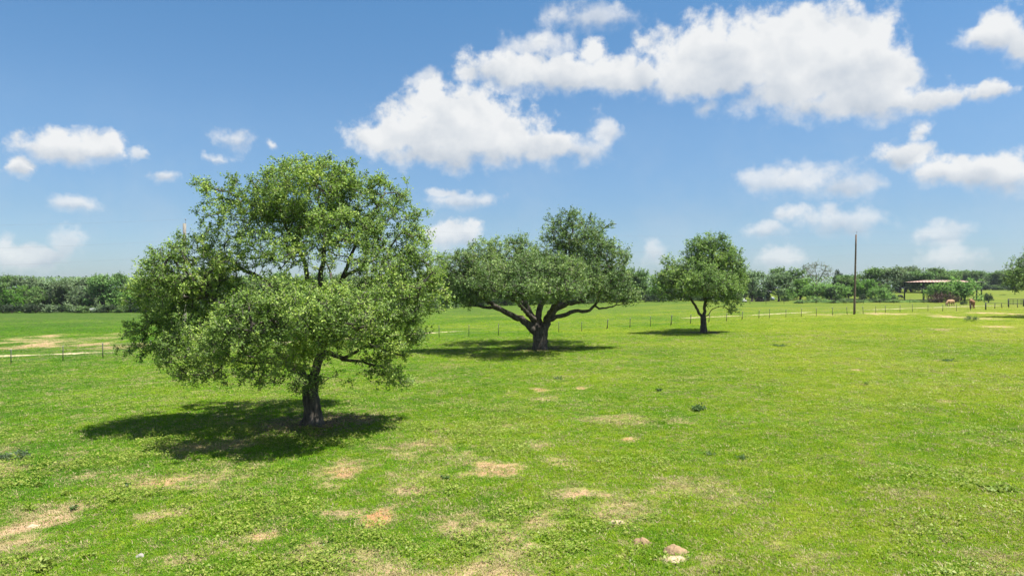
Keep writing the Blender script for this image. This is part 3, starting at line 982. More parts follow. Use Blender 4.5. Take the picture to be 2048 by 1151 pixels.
def px_limbs(D, specs):
    out = []
    for (pts, d0, d1, r0, r1) in specs:
        n = len(pts)
        q = [at(p[0], p[1], D + d0 + (d1 - d0) * k / max(1, n - 1)) for k, p in enumerate(pts)]
        out.append((np.array(q), r0, r1))
    return out
def px_lobes(D, specs):
    out = []
    for (px, py, rx, ry, dd, rd, w) in specs:
        s = (D + dd) / F
        out.append((at(px, py, D + dd), np.array([rx * s, rd, ry * s]), w * rx * ry * s * s * rd ** .5))
    return out

# --- the big oak in front
b = ground(625, 850); D = b[1]
limbs = px_limbs(D, [
    ([(625, 852), (623, 815), (621, 780), (626, 752)], 0, 0, .295, .26),
    ([(620, 768), (600, 746), (575, 722), (545, 694), (500, 655), (440, 608), (395, 570), (360, 530)], 0, -.6, .19, .05),
    ([(628, 755), (642, 725), (646, 690), (640, 640), (640, 580), (648, 520), (655, 465), (640, 400), (630, 350)], 0, .3, .17, .03),
    ([(644, 690), (662, 665), (700, 625), (750, 600), (810, 585), (850, 560)], 0, -.8, .16, .045),
    ([(641, 620), (665, 585), (690, 555), (700, 515), (730, 450), (770, 390)], .1, .9, .10, .03),
    ([(686, 560), (725, 535), (765, 508), (800, 470)], .4, -.4, .075, .03),
    ([(640, 600), (615, 545), (592, 490), (570, 440), (510, 405), (450, 380)], 0, .6, .10, .03),
    ([(642, 660), (600, 610), (540, 568), (485, 540), (440, 500)], 0, 1.2, .13, .04),
    ([(640, 650), (610, 640), (560, 640), (500, 650)], -.1, -4.2, .14, .045),
    ([(642, 660), (660, 660), (690, 655), (720, 660)], -.1, -4.0, .13, .045),
    ([(642, 640), (660, 610), (670, 580), (660, 540)], .1, 4.0, .13, .045),
    ([(640, 640), (600, 620), (560, 590), (520, 570)], .1, 3.6, .12, .045),
    ([(646, 705), (668, 700), (676, 712), (684, 726), (700, 715), (720, 690), (760, 690)], 0, -1.0, .09, .04),
    ([(688, 726), (715, 722), (750, 730), (785, 735)], -.3, -.9, .06, .03),
    ([(576, 722), (545, 722), (500, 724), (450, 722)], -.1, -1.8, .08, .03),
    ([(545, 694), (470, 680), (400, 675), (340, 670)], -.3, .6, .09, .03),
])
lobes = px_lobes(D, [
    (620, 395, 105, 78, 0.3, 2.4, 1.0), (655, 350, 60, 40, 0, 1.3, .8), (590, 350, 60, 34, .3, 1.2, .7), (545, 405, 60, 52, 0, 1.6, .8),
    (445, 385, 55, 36, .4, 1.2, .8), (400, 372, 26, 20, .2, .6, .5), (480, 440, 70, 52, .2, 1.7, .8), (440, 490, 45, 40, .8, 1.2, .6), (705, 400, 60, 58, .6, 1.7, .8), (770, 395, 44, 48, .8, 1.2, .8),
    (805, 420, 26, 30, .6, .7, .5), (780, 470, 62, 60, .3, 1.6, .9), (830, 500, 36, 48, 0, 1.1, .6), (600, 465, 80, 50, 2.0, 1.6, .8), (680, 450, 70, 44, -1.8, 1.6, .6), (540, 490, 60, 36, -1.6, 1.3, .6),
    (380, 545, 84, 66, -.4, 2.2, 1.15), (320, 590, 58, 58, 0, 1.6, 1.0), (372, 500, 36, 32, -.2, 1.0, .8), (290, 570, 30, 20, -.4, .8, .5), (430, 590, 72, 52, .8, 1.8, 1.0),
    (310, 675, 62, 40, 0, 1.6, 1.0), (268, 680, 26, 24, .2, .7, .5), (380, 690, 76, 44, -.6, 1.7, 1.0), (400, 735, 56, 26, -.8, 1.0, .8), (360, 640, 60, 40, 1.6, 1.4, .7),
    (520, 635, 92, 52, -4.0, 1.7, 1.25), (620, 625, 82, 54, -4.4, 1.6, 1.25), (460, 680, 82, 52, -3.2, 1.7, 1.1), (560, 690, 82, 42, -3.9, 1.5, 1.05), (700, 635, 82, 60, -3.8, 1.6, 1.2), (540, 590, 60, 30, -3.2, 1.2, .7),
    (650, 690, 50, 32, -3.6, 1.2, .5), (500, 735, 50, 22, -2.4, 1.0, .6),
    (780, 590, 72, 74, -1.2, 2.0, 1.1), (830, 560, 46, 70, 0, 1.5, .9), (868, 590, 30, 46, .1, .9, .7), (780, 670, 60, 50, -1.4, 1.6, 1.0), (760, 735, 44, 36, -1.2, 1.1, .8), (800, 748, 34, 26, -1.0, .8, .5), (830, 650, 34, 40, 0, 1.0, .7),
    (590, 585, 92, 34, 3.8, 1.6, .8), (700, 590, 82, 34, 3.8, 1.6, .8), (650, 640, 100, 40, 4.6, 1.4, .8), (500, 620, 82, 40, 4.2, 1.4, .8),
    (610, 510, 66, 40, -1.6, 1.3, .30), (690, 515, 60, 36, -1.8, 1.2, .28), (555, 515, 44, 34, -1.8, 1.2, .40), (750, 530, 46, 42, -1.4, 1.3, .6), (640, 455, 80, 46, -.6, 1.6, .55), (700, 455, 60, 46, 1.2, 1.5, .5),
    (400, 748, 48, 18, -.8, .9, .8), (468, 752, 50, 15, -1.4, .9, .8), (540, 752, 40, 15, -1.4, .8, .6), (790, 765, 36, 16, -1.1, .7, .7), (620, 765, 34, 18, -.7, .6, 1.2), (870, 540, 26, 44, 0, .8, .8),
    (560, 565, 58, 22, -2.6, 1.0, .7), (475, 525, 50, 30, -.6, 1.1, .7), (840, 455, 30, 40, .3, 1.0, .6), (640, 650, 70, 40, -4.6, 1.2, .9), (600, 715, 60, 24, -3.0, 1.0, .7), (690, 570, 40, 18, -2.4, .9, .4),
    (620, 775, 30, 16, -.45, .5, .4), (690, 752, 26, 14, -.5, .5, .25), (560, 745, 40, 16, -1.2, .8, .35),
])
make_oak('oak_tree', 'broad spreading oak nearest the camera with a short dark trunk', None, b, limbs, lobes, 3800, 0.082, 66, 0.30, 'oak_leaf', 101, twigs=6, flare=.55)

# --- the big low-forked live oak in the middle
b = ground(1080, 699); D = b[1]
limbs = px_limbs(D, [
    ([(1080, 700), (1080, 685), (1080, 668), (1083, 655)], 0, 0, .56, .54),
    ([(1072, 664), (1058, 650), (1040, 637), (1022, 630), (1000, 619), (982, 604), (956, 590), (930, 560)], -.1, -1.2, .34, .07),
    ([(1002, 620), (985, 613), (968, 614), (950, 614), (934, 601), (906, 590)], -.4, .6, .17, .05),
    ([(1074, 656), (1062, 636), (1054, 608), (1044, 590), (1030, 566), (1010, 530)], 0, 1.0, .30, .06),
    ([(1080, 660), (1076, 636), (1076, 618), (1090, 596), (1113, 570), (1123, 542), (1135, 490), (1150, 450)], .2, .8, .30, .06),
    ([(1089, 660), (1098, 632), (1116, 613), (1138, 603), (1158, 606), (1180, 590), (1200, 560)], 0, -.8, .36, .06),
    ([(1100, 640), (1112, 633), (1130, 630), (1147, 619), (1168, 624), (1191, 613), (1198, 595), (1206, 562), (1215, 520)], -.2, -.3, .20, .05),
    ([(1190, 614), (1209, 619), (1222, 611), (1236, 606), (1254, 609)], -.2, 0, .09, .03),
    ([(1070, 640), (1050, 622), (1035, 605), (1010, 590)], -.1, -5.5, .22, .06),
    ([(1090, 640), (1105, 615), (1120, 595), (1135, 575)], -.1, -5.5, .22, .06),
    ([(1075, 640), (1050, 610), (1030, 590), (1000, 570)], .1, 6.0, .22, .06),
    ([(1092, 640), (1115, 612), (1140, 590), (1160, 560)], .1, 6.0, .22, .06),
    ([(1140, 480), (1165, 476), (1195, 468), (1215, 450), (1232, 448)], .8, .6, .09, .03),
])
lobes = px_lobes(D, [
    (1150, 465, 52, 40, .8, 2.4, 1.0), (1150, 435, 36, 18, .8, 1.2, .7), (1105, 440, 18, 16, .6, .8, .6), (1110, 475, 30, 28, .4, 1.4, .8), (1205, 450, 26, 14, .6, .9, .6), (1185, 500, 52, 36, .4, 2.4, 1.0),
    (1225, 520, 38, 34, 0, 1.9, 1.0), (1255, 505, 16, 14, 0, .7, .5), (1235, 565, 34, 34, -.2, 1.8, .9), (1190, 560, 50, 38, -1.5, 2.2, 1.0), (1255, 590, 22, 16, 0, .9, .6),
    (915, 530, 46, 36, 0, 2.2, 1.0), (900, 560, 34, 26, .4, 1.6, .9), (965, 520, 50, 36, -.6, 2.2, 1.0), (1010, 505, 44, 30, .5, 2.0, 1.0), (1045, 490, 30, 24, .8, 1.4, .8), (960, 490, 20, 10, 0, .9, .4),
    (950, 565, 56, 34, -1.4, 2.2, 1.0), (1000, 560, 60, 40, -3.8, 2.6, 1.0), (1060, 550, 56, 44, -4.8, 2.6, 1.1), (1125, 550, 54, 42, -4.8, 2.6, 1.1), (1075, 520, 44, 30, -1, 2.2, .8),
    (1000, 560, 60, 24, 8.2, 2.2, .8), (1120, 555, 62, 26, 8.6, 2.2, .8), (1050, 575, 56, 18, -7.6, 1.8, .7), (1130, 572, 48, 18, -7.6, 1.8, .7), (1190, 560, 44, 22, 6.0, 2.0, .7),
    (888, 596, 26, 14, 0, 1.0, .8), (932, 604, 36, 9, -1.0, 1.1, .8), (1262, 598, 20, 13, 0, .9, .8),
    (902, 585, 32, 16, 0, 1.3, .8), (955, 592, 42, 13, -1.4, 1.5, .7), (1035, 585, 44, 18, -4.6, 1.6, .8), (1130, 583, 52, 18, -4.6, 1.6, .8), (1235, 592, 34, 16, -.4, 1.4, .9), (1262, 585, 18, 18, 0, .9, .7), (1185, 590, 40, 16, 3, 1.5, .6), (890, 545, 22, 28, 0, 1.2, .7),
    (1000, 545, 66, 34, 5.5, 2.8, 1.0), (1070, 540, 60, 36, 6.5, 2.8, 1.0), (1150, 540, 66, 36, 5.5, 2.8, 1.0), (1080, 590, 50, 18, -5.0, 1.4, .5), (1130, 515, 44, 34, 1.5, 2.0, .8), (1200, 590, 40, 16, -.8, 1.2, .5),
])
make_oak('oak_tree', 'wide low-forked oak with thick dark limbs in the middle of the pasture', None, b, limbs, lobes, 3800, 0.135, 40, 0.48, 'live_oak_leaf', 202, twigs=4, r_tip=0.013, flare=0.14, shell=0.25)

# --- the small round oak
b = ground(1408, 665); D = b[1]
limbs = px_limbs(D, [
    ([(1408, 666), (1407, 650), (1407, 636)], 0, 0, .31, .27),
    ([(1406, 640), (1396, 622), (1390, 606), (1378, 594), (1355, 575), (1340, 555)], 0, -.5, .17, .04),
    ([(1408, 640), (1410, 616), (1411, 590), (1418, 560), (1425, 520), (1425, 490)], 0, .2, .20, .04),
    ([(1411, 605), (1425, 585), (1445, 570), (1460, 540)], 0, -.5, .12, .035),
    ([(1411, 600), (1400, 570), (1392, 540), (1395, 505)], 0, .6, .12, .035),
    ([(1410, 610), (1412, 590), (1415, 575)], 0, -3.0, .11, .03),
    ([(1410, 610), (1412, 590), (1420, 570)], 0, 3.0, .11, .03),
    ([(1412, 632), (1421, 622), (1430, 612), (1450, 612), (1464, 628)], 0, -.6, .05, .025),
])
lobes = px_lobes(D, [
    (1410, 560, 44, 24, 4.9, 1.3, .7), (1440, 565, 34, 22, -4.4, 1.3, .6), (1385, 570, 30, 18, -3.8, 1.2, .5),
    (1412, 532, 34, 28, -.6, 1.6, .6), (1450, 540, 36, 36, -.8, 1.7, .8), (1482, 555, 16, 34, 0, 1.0, .8), (1425, 480, 34, 14, 0, 1.2, .6),
    (1425, 512, 44, 40, 0, 2.0, 1.0), (1400, 505, 36, 30, .3, 1.6, .9), (1440, 490, 30, 20, 0, 1.2, .7), (1462, 525, 28, 38, 0, 1.6, 1.0), (1470, 565, 24, 34, 0, 1.4, .9), (1345, 552, 34, 28, 0, 1.6, 1.0), (1322, 572, 22, 22, 0, 1.1, .9), (1340, 525, 18, 14, 0, .9, .6), (1330, 590, 22, 10, 0, .9, .5),
    (1370, 575, 36, 24, -.5, 1.6, .9), (1410, 560, 40, 34, -2.8, 1.7, 1.0), (1450, 575, 36, 32, -2.2, 1.6, 1.0), (1420, 550, 44, 34, 3.0, 1.8, 1.0), (1370, 550, 30, 26, 2.4, 1.5, .7), (1465, 605, 22, 20, -.3, 1.0, .7), (1468, 622, 14, 10, -.4, .6, .4), (1430, 600, 36, 14, -1, 1.2, .5), (1385, 535, 28, 24, -1.0, 1.4, .7),
])
make_oak('oak_tree', 'small round oak with a forked slim trunk, farthest of the three pasture oaks', None, b, limbs, lobes, 2200, 0.145, 36, 0.45, 'small_oak_leaf', 303, twigs=4, r_tip=0.013, shell=0.3)

# --- oak whose outer branches reach in at the right edge
D = 92.0
bx = (2135 - CX) / F * D
b = np.array([bx, D, tz(bx, D)])
limbs = px_limbs(D, [
    ([(2135, 632), (2134, 610), (2134, 598)], 0, 0, .42, .36),
    ([(2134, 602), (2110, 575), (2080, 556), (2050, 550), (2020, 552)], 0, 0, .2, .04),
    ([(2134, 602), (2130, 560), (2120, 520), (2110, 490)], 0, 0, .22, .04),
    ([(2134, 602), (2160, 570), (2190, 540)], 0, 0, .2, .04),
    ([(2110, 575), (2085, 572), (2050, 578), (2025, 580)], 0, -1, .1, .03),
    ([(2134, 600), (2130, 580), (2120, 560)], 0, -4, .16, .04),
])
lobes = px_lobes(D, [
    (2030, 545, 24, 22, 0, 1.8, 1.3), (2036, 568, 26, 16, -.5, 1.6, 1.2), (2048, 522, 18, 18, 0, 1.3, 1.0), (2014, 562, 14, 12, 0, .9, .9), (2060, 545, 34, 22, 0, 2.0, 1), (2100, 520, 50, 34, 0, 3.0, 1), (2150, 500, 60, 40, 0, 3.5, 1), (2090, 560, 46, 24, -2, 2.4, 1), (2040, 560, 30, 14, -.6, 1.2, .9), (2020, 548, 16, 8, 0, .7, .5), (2022, 534, 12, 5, 0, .5, .35), (2050, 506, 14, 8, 0, .7, .4),
    (2190, 540, 60, 40, 0, 3.5, .9), (2140, 560, 60, 30, -4, 3.0, .9), (2130, 545, 60, 34, 4, 3.0, .8), (2035, 580, 24, 6, -1, .9, .5), (2005, 581, 8, 3, -1, .4, .12), (2042, 518, 20, 12, 0, .9, .5),
])
make_oak('oak_tree', 'dark oak at the right edge of the pasture reaching in with drooping outer branches', None, b, limbs, lobes, 1500, 0.19, 28, 0.5, 'live_oak_leaf', 404, twigs=4, r_tip=0.013, shell=0.2)

def litter(px, py, rad, n, size, label):
    g0 = ground(px, py)
    r = np.random.default_rng(int(px))
    a = r.uniform(0, 6.283, n); q = rad * r.uniform(size=n) ** .75
    x = g0[0] + q * np.cos(a); y = g0[1] + q * np.sin(a)
    c = np.column_stack([x, y, terrain(x, y) + .015 + .02 * r.uniform(size=n)])
    v, f = leaf_quads(c, size, r, 1.4)
    o = link('leaf_litter', mesh_np('leaf_litter', v, f), M['litter'])
    tag(o, label, 'leaf litter', kind='stuff')
M['litter'] = weed_leaf_mat('litter', [(0.1, (0.05, 0.035, 0.022)), (0.5, (0.12, 0.08, 0.045)), (0.95, (0.26, 0.19, 0.12))], 0.1)
litter(625, 848, 2.3, 5200, .075, 'brown fallen leaves round the trunk of the nearest oak')
litter(1080, 698, 2.6, 3500, .10, 'brown fallen leaves round the trunk of the middle oak')
litter(1408, 665, 1.6, 1600, .11, 'brown fallen leaves round the trunk of the small oak')

# ------------------------------------------------------------------ background trees: a few prototypes, copied
def proto_tree(name, seed, h, w, kind, leaf_m, leaf=0.40, n_att=420, per=20, bark='bark'):
    """A tree about h high and w wide standing at the origin, moved to its first place later."""
    r = np.random.default_rng(seed)
    th = h * (0.2 if kind != 'shrub' else 0.03)
    limbs = [(np.array([(0, 0, 0), (r.normal(0, .1), r.normal(0, .1), th * .6), (r.normal(0, .2), r.normal(0, .2), th * 1.3)]), h * .032, h * .026)]
    nl = 5
    for k in range(nl):
        a = k * 2 * math.pi / nl + r.uniform(-.4, .4); e = w * .36 * r.uniform(.7, 1.1)
        limbs.append((np.array([(0, 0, th), (math.cos(a) * e * .4, math.sin(a) * e * .4, th + h * .22), (math.cos(a) * e, math.sin(a) * e, h * r.uniform(.5, .7))]), h * .018, h * .005))
    limbs.append((np.array([(0, 0, th), (.1, .1, h * .5), (.2, -.1, h * .8)]), h * .02, h * .005))
    lobes = []
    nlob = 18 if kind != 'shrub' else 12
    for k in range(nlob):
        a = r.uniform(0, 6.28); q = w * .5 * math.sqrt(r.uniform(0, .62))
        zz = h * (r.uniform(.24, .88) if kind == 'oak' else (r.uniform(.10, .82) if kind == 'bush' else r.uniform(.2, .75)))
        fall = 1 - .35 * (zz / h) ** 2
        rad = w * r.uniform(.12, .22)
        lobes.append((np.array([math.cos(a) * q * fall, math.sin(a) * q * fall, zz]), np.array([rad, rad, min(rad * .8, h - zz, max(zz * .9, .2))]), rad ** 2))
    root = make_oak(name, None, None, (0, 0, 0), limbs, lobes, n_att, leaf, per, leaf * 1.9, leaf_m, seed, twigs=3, r_tip=0.022, step=.7, bark=bark, shell=.3, flare=.25, upbias=.7)
    return root
PROTO = {}
def prot(key, *a, **k):
    PROTO[key] = [proto_tree(*a, **k), False]
prot('oak_a', 'woodland_tree', 11, 9.5, 9.5, 'oak', 'wood_leaf')
prot('oak_b', 'woodland_tree', 12, 9.0, 10.5, 'oak', 'wood_leaf_grey')
prot('oak_c', 'woodland_tree', 13, 10.0, 8.5, 'oak', 'wood_leaf')
prot('oak_d', 'woodland_tree', 14, 8.5, 9.0, 'oak', 'wood_leaf_bright')
prot('bush_a', 'woodland_tree', 21, 7.5, 8.5, 'bush', 'wood_leaf_bright')
prot('bush_b', 'woodland_tree', 22, 8.0, 8.0, 'bush', 'wood_leaf')
prot('bush_c', 'woodland_tree', 23, 7.0, 9.0, 'bush', 'wood_leaf_grey')
prot('mesq', 'mesquite_tree', 31, 6.0, 8.0, 'bush', 'mesquite_leaf', 0.30, 420, 20)
prot('mesq_b', 'mesquite_tree', 32, 5.0, 7.5, 'bush', 'mesquite_leaf', 0.30, 420, 20)
prot('dark', 'dark_tree', 33, 7.0, 5.0, 'bush', 'dark_leaf', 0.3, 220, 20)
prot('shrub_a', 'shrub', 41, 2.2, 3.4, 'shrub', 'wood_leaf', 0.22, 110, 18)
prot('shrub_b', 'shrub', 42, 2.6, 3.6, 'shrub', 'dark_leaf', 0.22, 110, 18)
prot('shrub_c', 'shrub', 43, 2.0, 4.0, 'shrub', 'wood_leaf_grey', 0.22, 110, 18)
prot('scrub', 'shrub', 45, 1.6, 3.6, 'shrub', 'mesquite_leaf', 0.22, 90, 16)
prot('brushpile', 'brush_pile', 44, 2.6, 6.0, 'shrub', 'brush', 0.24, 130, 16)
def put(key, x, y, h=1.0, w=1.0, label='', cat='tree', group=None, name=None, rot=None):
    root, used = PROTO[key]
    loc = (x, y, tz(x, y) - 0.05)
    rot = random.uniform(0, 6.28) if rot is None else rot
    if not used:
        PROTO[key][1] = True
        root.location = loc; root.rotation_euler = (0, 0, rot); root.scale = (w, w, h)
        o = root
    else:
        o = dup(root, loc, rot, (w, w, h))
        for k in ('group', 'label'):
            if k in o: del o[k]
    if name: o.name = name
    o['label'] = label; o['category'] = cat
    if group: o['group'] = group
    elif 'group' in o: del o['group']
    return o
def px_x(px, D): return (px - CX) / F * D

# left treeline, px 0..900
KIND = {'oak_a': 'mid green round', 'oak_b': 'grey-green open', 'oak_c': 'mid green upright', 'oak_d': 'bright green round', 'bush_a': 'bright green bushy', 'bush_b': 'deep green bushy', 'bush_c': 'grey-green bushy',
        'shrub_a': 'mid green', 'shrub_b': 'dark', 'shrub_c': 'grey-green'}
def zone(px):
    for lim, t in ((-40, 'beyond its left end'), (70, 'at the far left end'), (160, 'above the second fence post'), (275, 'just left of the nearest oak'), (480, 'behind the left half of the nearest oak'), (700, 'behind the trunk of the nearest oak'),
                   (870, 'behind the right half of the nearest oak'), (1000, 'left of the middle oak'), (1080, 'behind the trunk of the middle oak'), (1200, 'behind the right half of the middle oak'), (1310, 'between the middle oak and the small oak'), (1420, 'behind the small oak')):
        if px < lim: return t
    return 'just right of the small oak'
LG = 'trees in the left treeline'
LL = 'bushy green tree in the dense treeline beyond the left field'
keys = ['oak_a', 'bush_a', 'oak_d', 'bush_b', 'oak_b', 'bush_c', 'oak_c', 'bush_a']
i = 0
px = -300
while px < 905:
    D = 178 + random.uniform(-4, 5)
    if px > 700: D += 8
    k = keys[i % len(keys)]
    put(k, px_x(px, D), D, random.uniform(.80, 1.0), random.uniform(.85, 1.1), KIND[k] + ' tree, left treeline, ' + zone(px), 'tree', LG)
    px += random.uniform(30, 46); i += 1
px = -300
while px < 905:
    D = 194 + random.uniform(-4, 6)
    k = random.choice(['oak_a', 'oak_b', 'oak_c', 'oak_d'])
    put(k, px_x(px, D), D, random.uniform(.95, 1.12), random.uniform(.95, 1.2), 'taller ' + KIND[k] + ' rear tree, left treeline, ' + zone(px), 'tree', 'rear trees of the left treeline')
    px += random.uniform(38, 56)
px = -130
while px < 905:
    D = 172 + random.uniform(-2, 2) + (8 if px > 700 else 0)
    k = random.choice(['shrub_a', 'shrub_b', 'shrub_c', 'shrub_b'])
    put(k, px_x(px, D), D, random.uniform(.8, 1.3), random.uniform(1.0, 1.5), 'low ' + KIND[k] + ' shrub under the left treeline ' + zone(px), 'shrub', 'shrubs along the left treeline')
    px += random.uniform(18, 30)
# middle to right treeline, px 905..1500
px = 905
i = 0
while px < 1500:
    D = 196 + random.uniform(-4, 6) + (px - 905) / 600 * 26
    k = keys[(i * 3) % len(keys)]
    put(k, px_x(px, D), D, random.uniform(.9, 1.1), random.uniform(.9, 1.15), KIND[k] + ' tree, middle treeline, ' + zone(px), 'tree', 'trees in the middle treeline')
    px += random.uniform(32, 48); i += 1
px = 905
while px < 1520:
    D = 188 + random.uniform(-2, 2) + (px - 905) / 600 * 26
    k = random.choice(['shrub_a', 'shrub_b', 'shrub_b'])
    put(k, px_x(px, D), D, random.uniform(1., 1.6), random.uniform(1.0, 1.5), 'low ' + KIND[k] + ' shrub under the middle treeline ' + zone(px), 'shrub', 'shrubs along the middle treeline')
    px += random.uniform(20, 34)
px = 880
while px < 1520:
    D = 232 + random.uniform(-5, 8)
    k = random.choice(['oak_a', 'oak_c', 'bush_b'])
    put(k, px_x(px, D), D, random.uniform(1.0, 1.2), random.uniform(1.0, 1.2), 'rear ' + KIND[k] + ' tree, middle treeline, ' + zone(px), 'tree', 'rear trees of the middle treeline')
    px += random.uniform(40, 60)

def place(key, px, ybase, ytop, wpx, label, cat='tree', group=None, name=None, D=None):
    """Stand a prototype so that it spans ybase..ytop and wpx pixels in the photograph."""
    if D is None:
        g = ground(px, ybase); x, y = g[0], g[1]
    else:
        x, y = px_x(px, D), D
    z0 = tz(x, y); ztop = CAMZ + (CY - ytop) / F * y
    ph = {'oak_a': 9.5, 'oak_b': 9, 'oak_c': 10, 'oak_d': 8.5, 'bush_a': 7.5, 'bush_b': 8, 'bush_c': 7, 'mesq': 6, 'mesq_b': 5, 'dark': 7, 'shrub_a': 2.2, 'shrub_b': 2.6, 'shrub_c': 2, 'brushpile': 2.6}[key]
    pw = {'oak_a': 9.5, 'oak_b': 10.5, 'oak_c': 8.5, 'oak_d': 9, 'bush_a': 8.5, 'bush_b': 8, 'bush_c': 9, 'mesq': 8, 'mesq_b': 7.5, 'dark': 5, 'shrub_a': 3.4, 'shrub_b': 3.6, 'shrub_c': 4, 'brushpile': 6}[key]
    return put(key, x, y, (ztop - z0) / ph, wpx * y / F / pw, label, cat, group, name)
# right treeline, px 1500..1800, individually
place('oak_b', 1504, 0, 541, 78, 'grey-green tree over the black heap at the edge of the yard', D=198)
place('oak_b', 1557, 0, 546, 70, 'grey-green tree with a dark trunk beside the small white-roofed house', D=196)
place('oak_c', 1572, 0, 533, 84, 'tall spreading tree behind the small white-roofed house', D=225)
place('oak_d', 1600, 0, 556, 70, 'light green tree right of the small white-roofed house', D=212)
place('mesq_b', 1576, 0, 574, 32, 'small pale green bush beside the dark gap in the treeline', 'bush', D=200)
place('mesq', 1634, 0, 562, 74, 'broad pale green mesquite below the bare-topped tree', D=196)
place('mesq_b', 1672, 0, 566, 56, 'pale green mesquite around the dark bush', D=200)
place('dark', 1662, 0, 568, 26, 'dark round bush in front of the pale mesquites', 'bush', name='dark_bush', D=190)
place('oak_a', 1690, 0, 549, 76, 'mid green tree directly left of the bare wooden pole', D=222)
place('dark', 1675, 0, 529, 22, 'slim dark tree poking above the treeline left of the pole', D=236)
place('oak_c', 1698, 0, 552, 50, 'tree with a dark trunk just behind the pole', D=210)
place('oak_a', 1742, 0, 535, 80, 'large dark green tree right of the pole', D=212)
place('oak_b', 1776, 0, 534, 80, 'large grey-green tree between the pole and the open shed', D=216)
place('oak_d', 1724, 0, 558, 50, 'light tree low in the treeline behind the pole', D=206)
place('mesq_b', 1757, 0, 573, 44, 'round pale green bush right of the pole', 'bush', D=178)
place('shrub_a', 1778, 0, 582, 34, 'low green shrub right of the round pale bush', 'shrub', name='shrub', D=180)
place('shrub_b', 1726, 0, 584, 18, 'small dark shrub at the foot of the pole-side treeline', 'shrub', name='shrub', D=180)
# trees behind the shed
for q, (px, yt, w) in enumerate([(1800, 541, 70), (1822, 533, 66), (1846, 540, 64), (1870, 535, 66), (1894, 545, 60), (1812, 552, 60), (1858, 552, 60)]):
    place(['oak_b', 'oak_b', 'oak_c', 'oak_a', 'oak_c', 'bush_c', 'bush_b'][q], px, 0, yt, w, ['grey-green tree seen through the left end of the open shed', 'tallest grey-green tree behind the left end of the shed roof', 'round tree behind the middle of the shed roof', 'green tree right of the middle, behind the shed roof', 'upright tree behind the right half of the shed roof', 'low grey-green bushy tree under the left part of the shed roof', 'deep green bushy tree under the middle of the shed roof'][q], 'tree', 'trees behind the open shed', D=300 + random.uniform(-12, 14))
def rzone(px):
    return ('over the larger shed mesquite' if px < 1940 else 'over the right end of the shed' if px < 1972 else 'above the tiered shrub' if px < 1992 else 'above the lone round shrub' if px < 2016 else 'behind the drooping edge oak')
# far blue-green trees at the right
px = 1880
while px < 2150:
    k = random.choice(['oak_a', 'oak_c', 'bush_b'])
    place(k, px, 0, random.uniform(538, 547), random.uniform(44, 60), 'hazy ' + KIND[k] + ' tree ending the right field, ' + rzone(px), 'tree', 'trees at the end of the right field', D=408 + random.uniform(-8, 14))
    px += random.uniform(14, 22)
px = 1890
while px < 2160:
    k = random.choice(['oak_a', 'oak_c'])
    place(k, px, 0, random.uniform(541, 548), 60, 'rear ' + KIND[k] + ' tree beyond the right field, ' + rzone(px), 'tree', 'rear trees of the right field', D=440 + random.uniform(-8, 14))
    px += random.uniform(22, 34)
px = 1885
while px < 2150:
    k = random.choice(['shrub_b', 'bush_b'])
    place(k, px, 0, random.uniform(566, 571), 26, 'shrubby ' + KIND[k] + ' growth ending the right field, ' + rzone(px), 'shrub', 'shrubs at the end of the right field', D=400 + random.uniform(-4, 4))
    px += random.uniform(12, 18)
# mesquites by the shed
place('mesq', 1884, 0, 561, 66, 'feathery pale mesquite in front of the open shed, over the brush pile', D=176)
place('mesq', 1930, 0, 551, 74, 'larger pale mesquite before the right end of the open shed', D=176)
place('brushpile', 1884, 0, 582, 60, 'brown pile of dead brush under the mesquites by the shed', 'brush pile', D=171)
place('brushpile', 1908, 0, 590, 34, 'low reddish end of dead brush behind the tan cow', 'brush pile', D=166)
place('shrub_b', 1977, 0, 583, 18, 'small tiered dark shrub just right of the open shed', 'shrub', name='shrub', D=172)
place('shrub_b', 2006, 0, 588, 13, 'small dark round shrub alone in the bright right field', 'shrub', name='shrub', D=250)
place('shrub_b', 1927, 0, 601, 16, 'small dark shrub between the two cattle', 'shrub', name='shrub', D=150)
place('shrub_a', 1597, 606.5, 600, 22, 'low scrubby bush in the grass before the pale mesquites', 'shrub', name='shrub')
place('shrub_b', 1668, 606, 599, 10, 'little dark bush in the grass left of the pole', 'shrub', name='shrub')
px = 1600
while px < 1880:
    D = 176 + random.uniform(-3, 5)
    put(random.choice(['scrub', 'scrub', 'shrub_a']), px_x(px, D), D, random.uniform(.35, .65) * (1 if px < 1790 else .6), random.uniform(.7, 1.0), 'low scrub in the brushy strip ' + ('below the pale mesquites' if px < 1655 else 'around the dark bush' if px < 1685 else 'left of the wooden pole' if px < 1708 else 'right of the wooden pole' if px < 1745 else 'under the round pale bush' if px < 1775 else 'beside the black cow' if px < 1810 else 'before the open shed'), 'shrub', 'scrub in the brushy strip')
    px += random.uniform(9, 14)

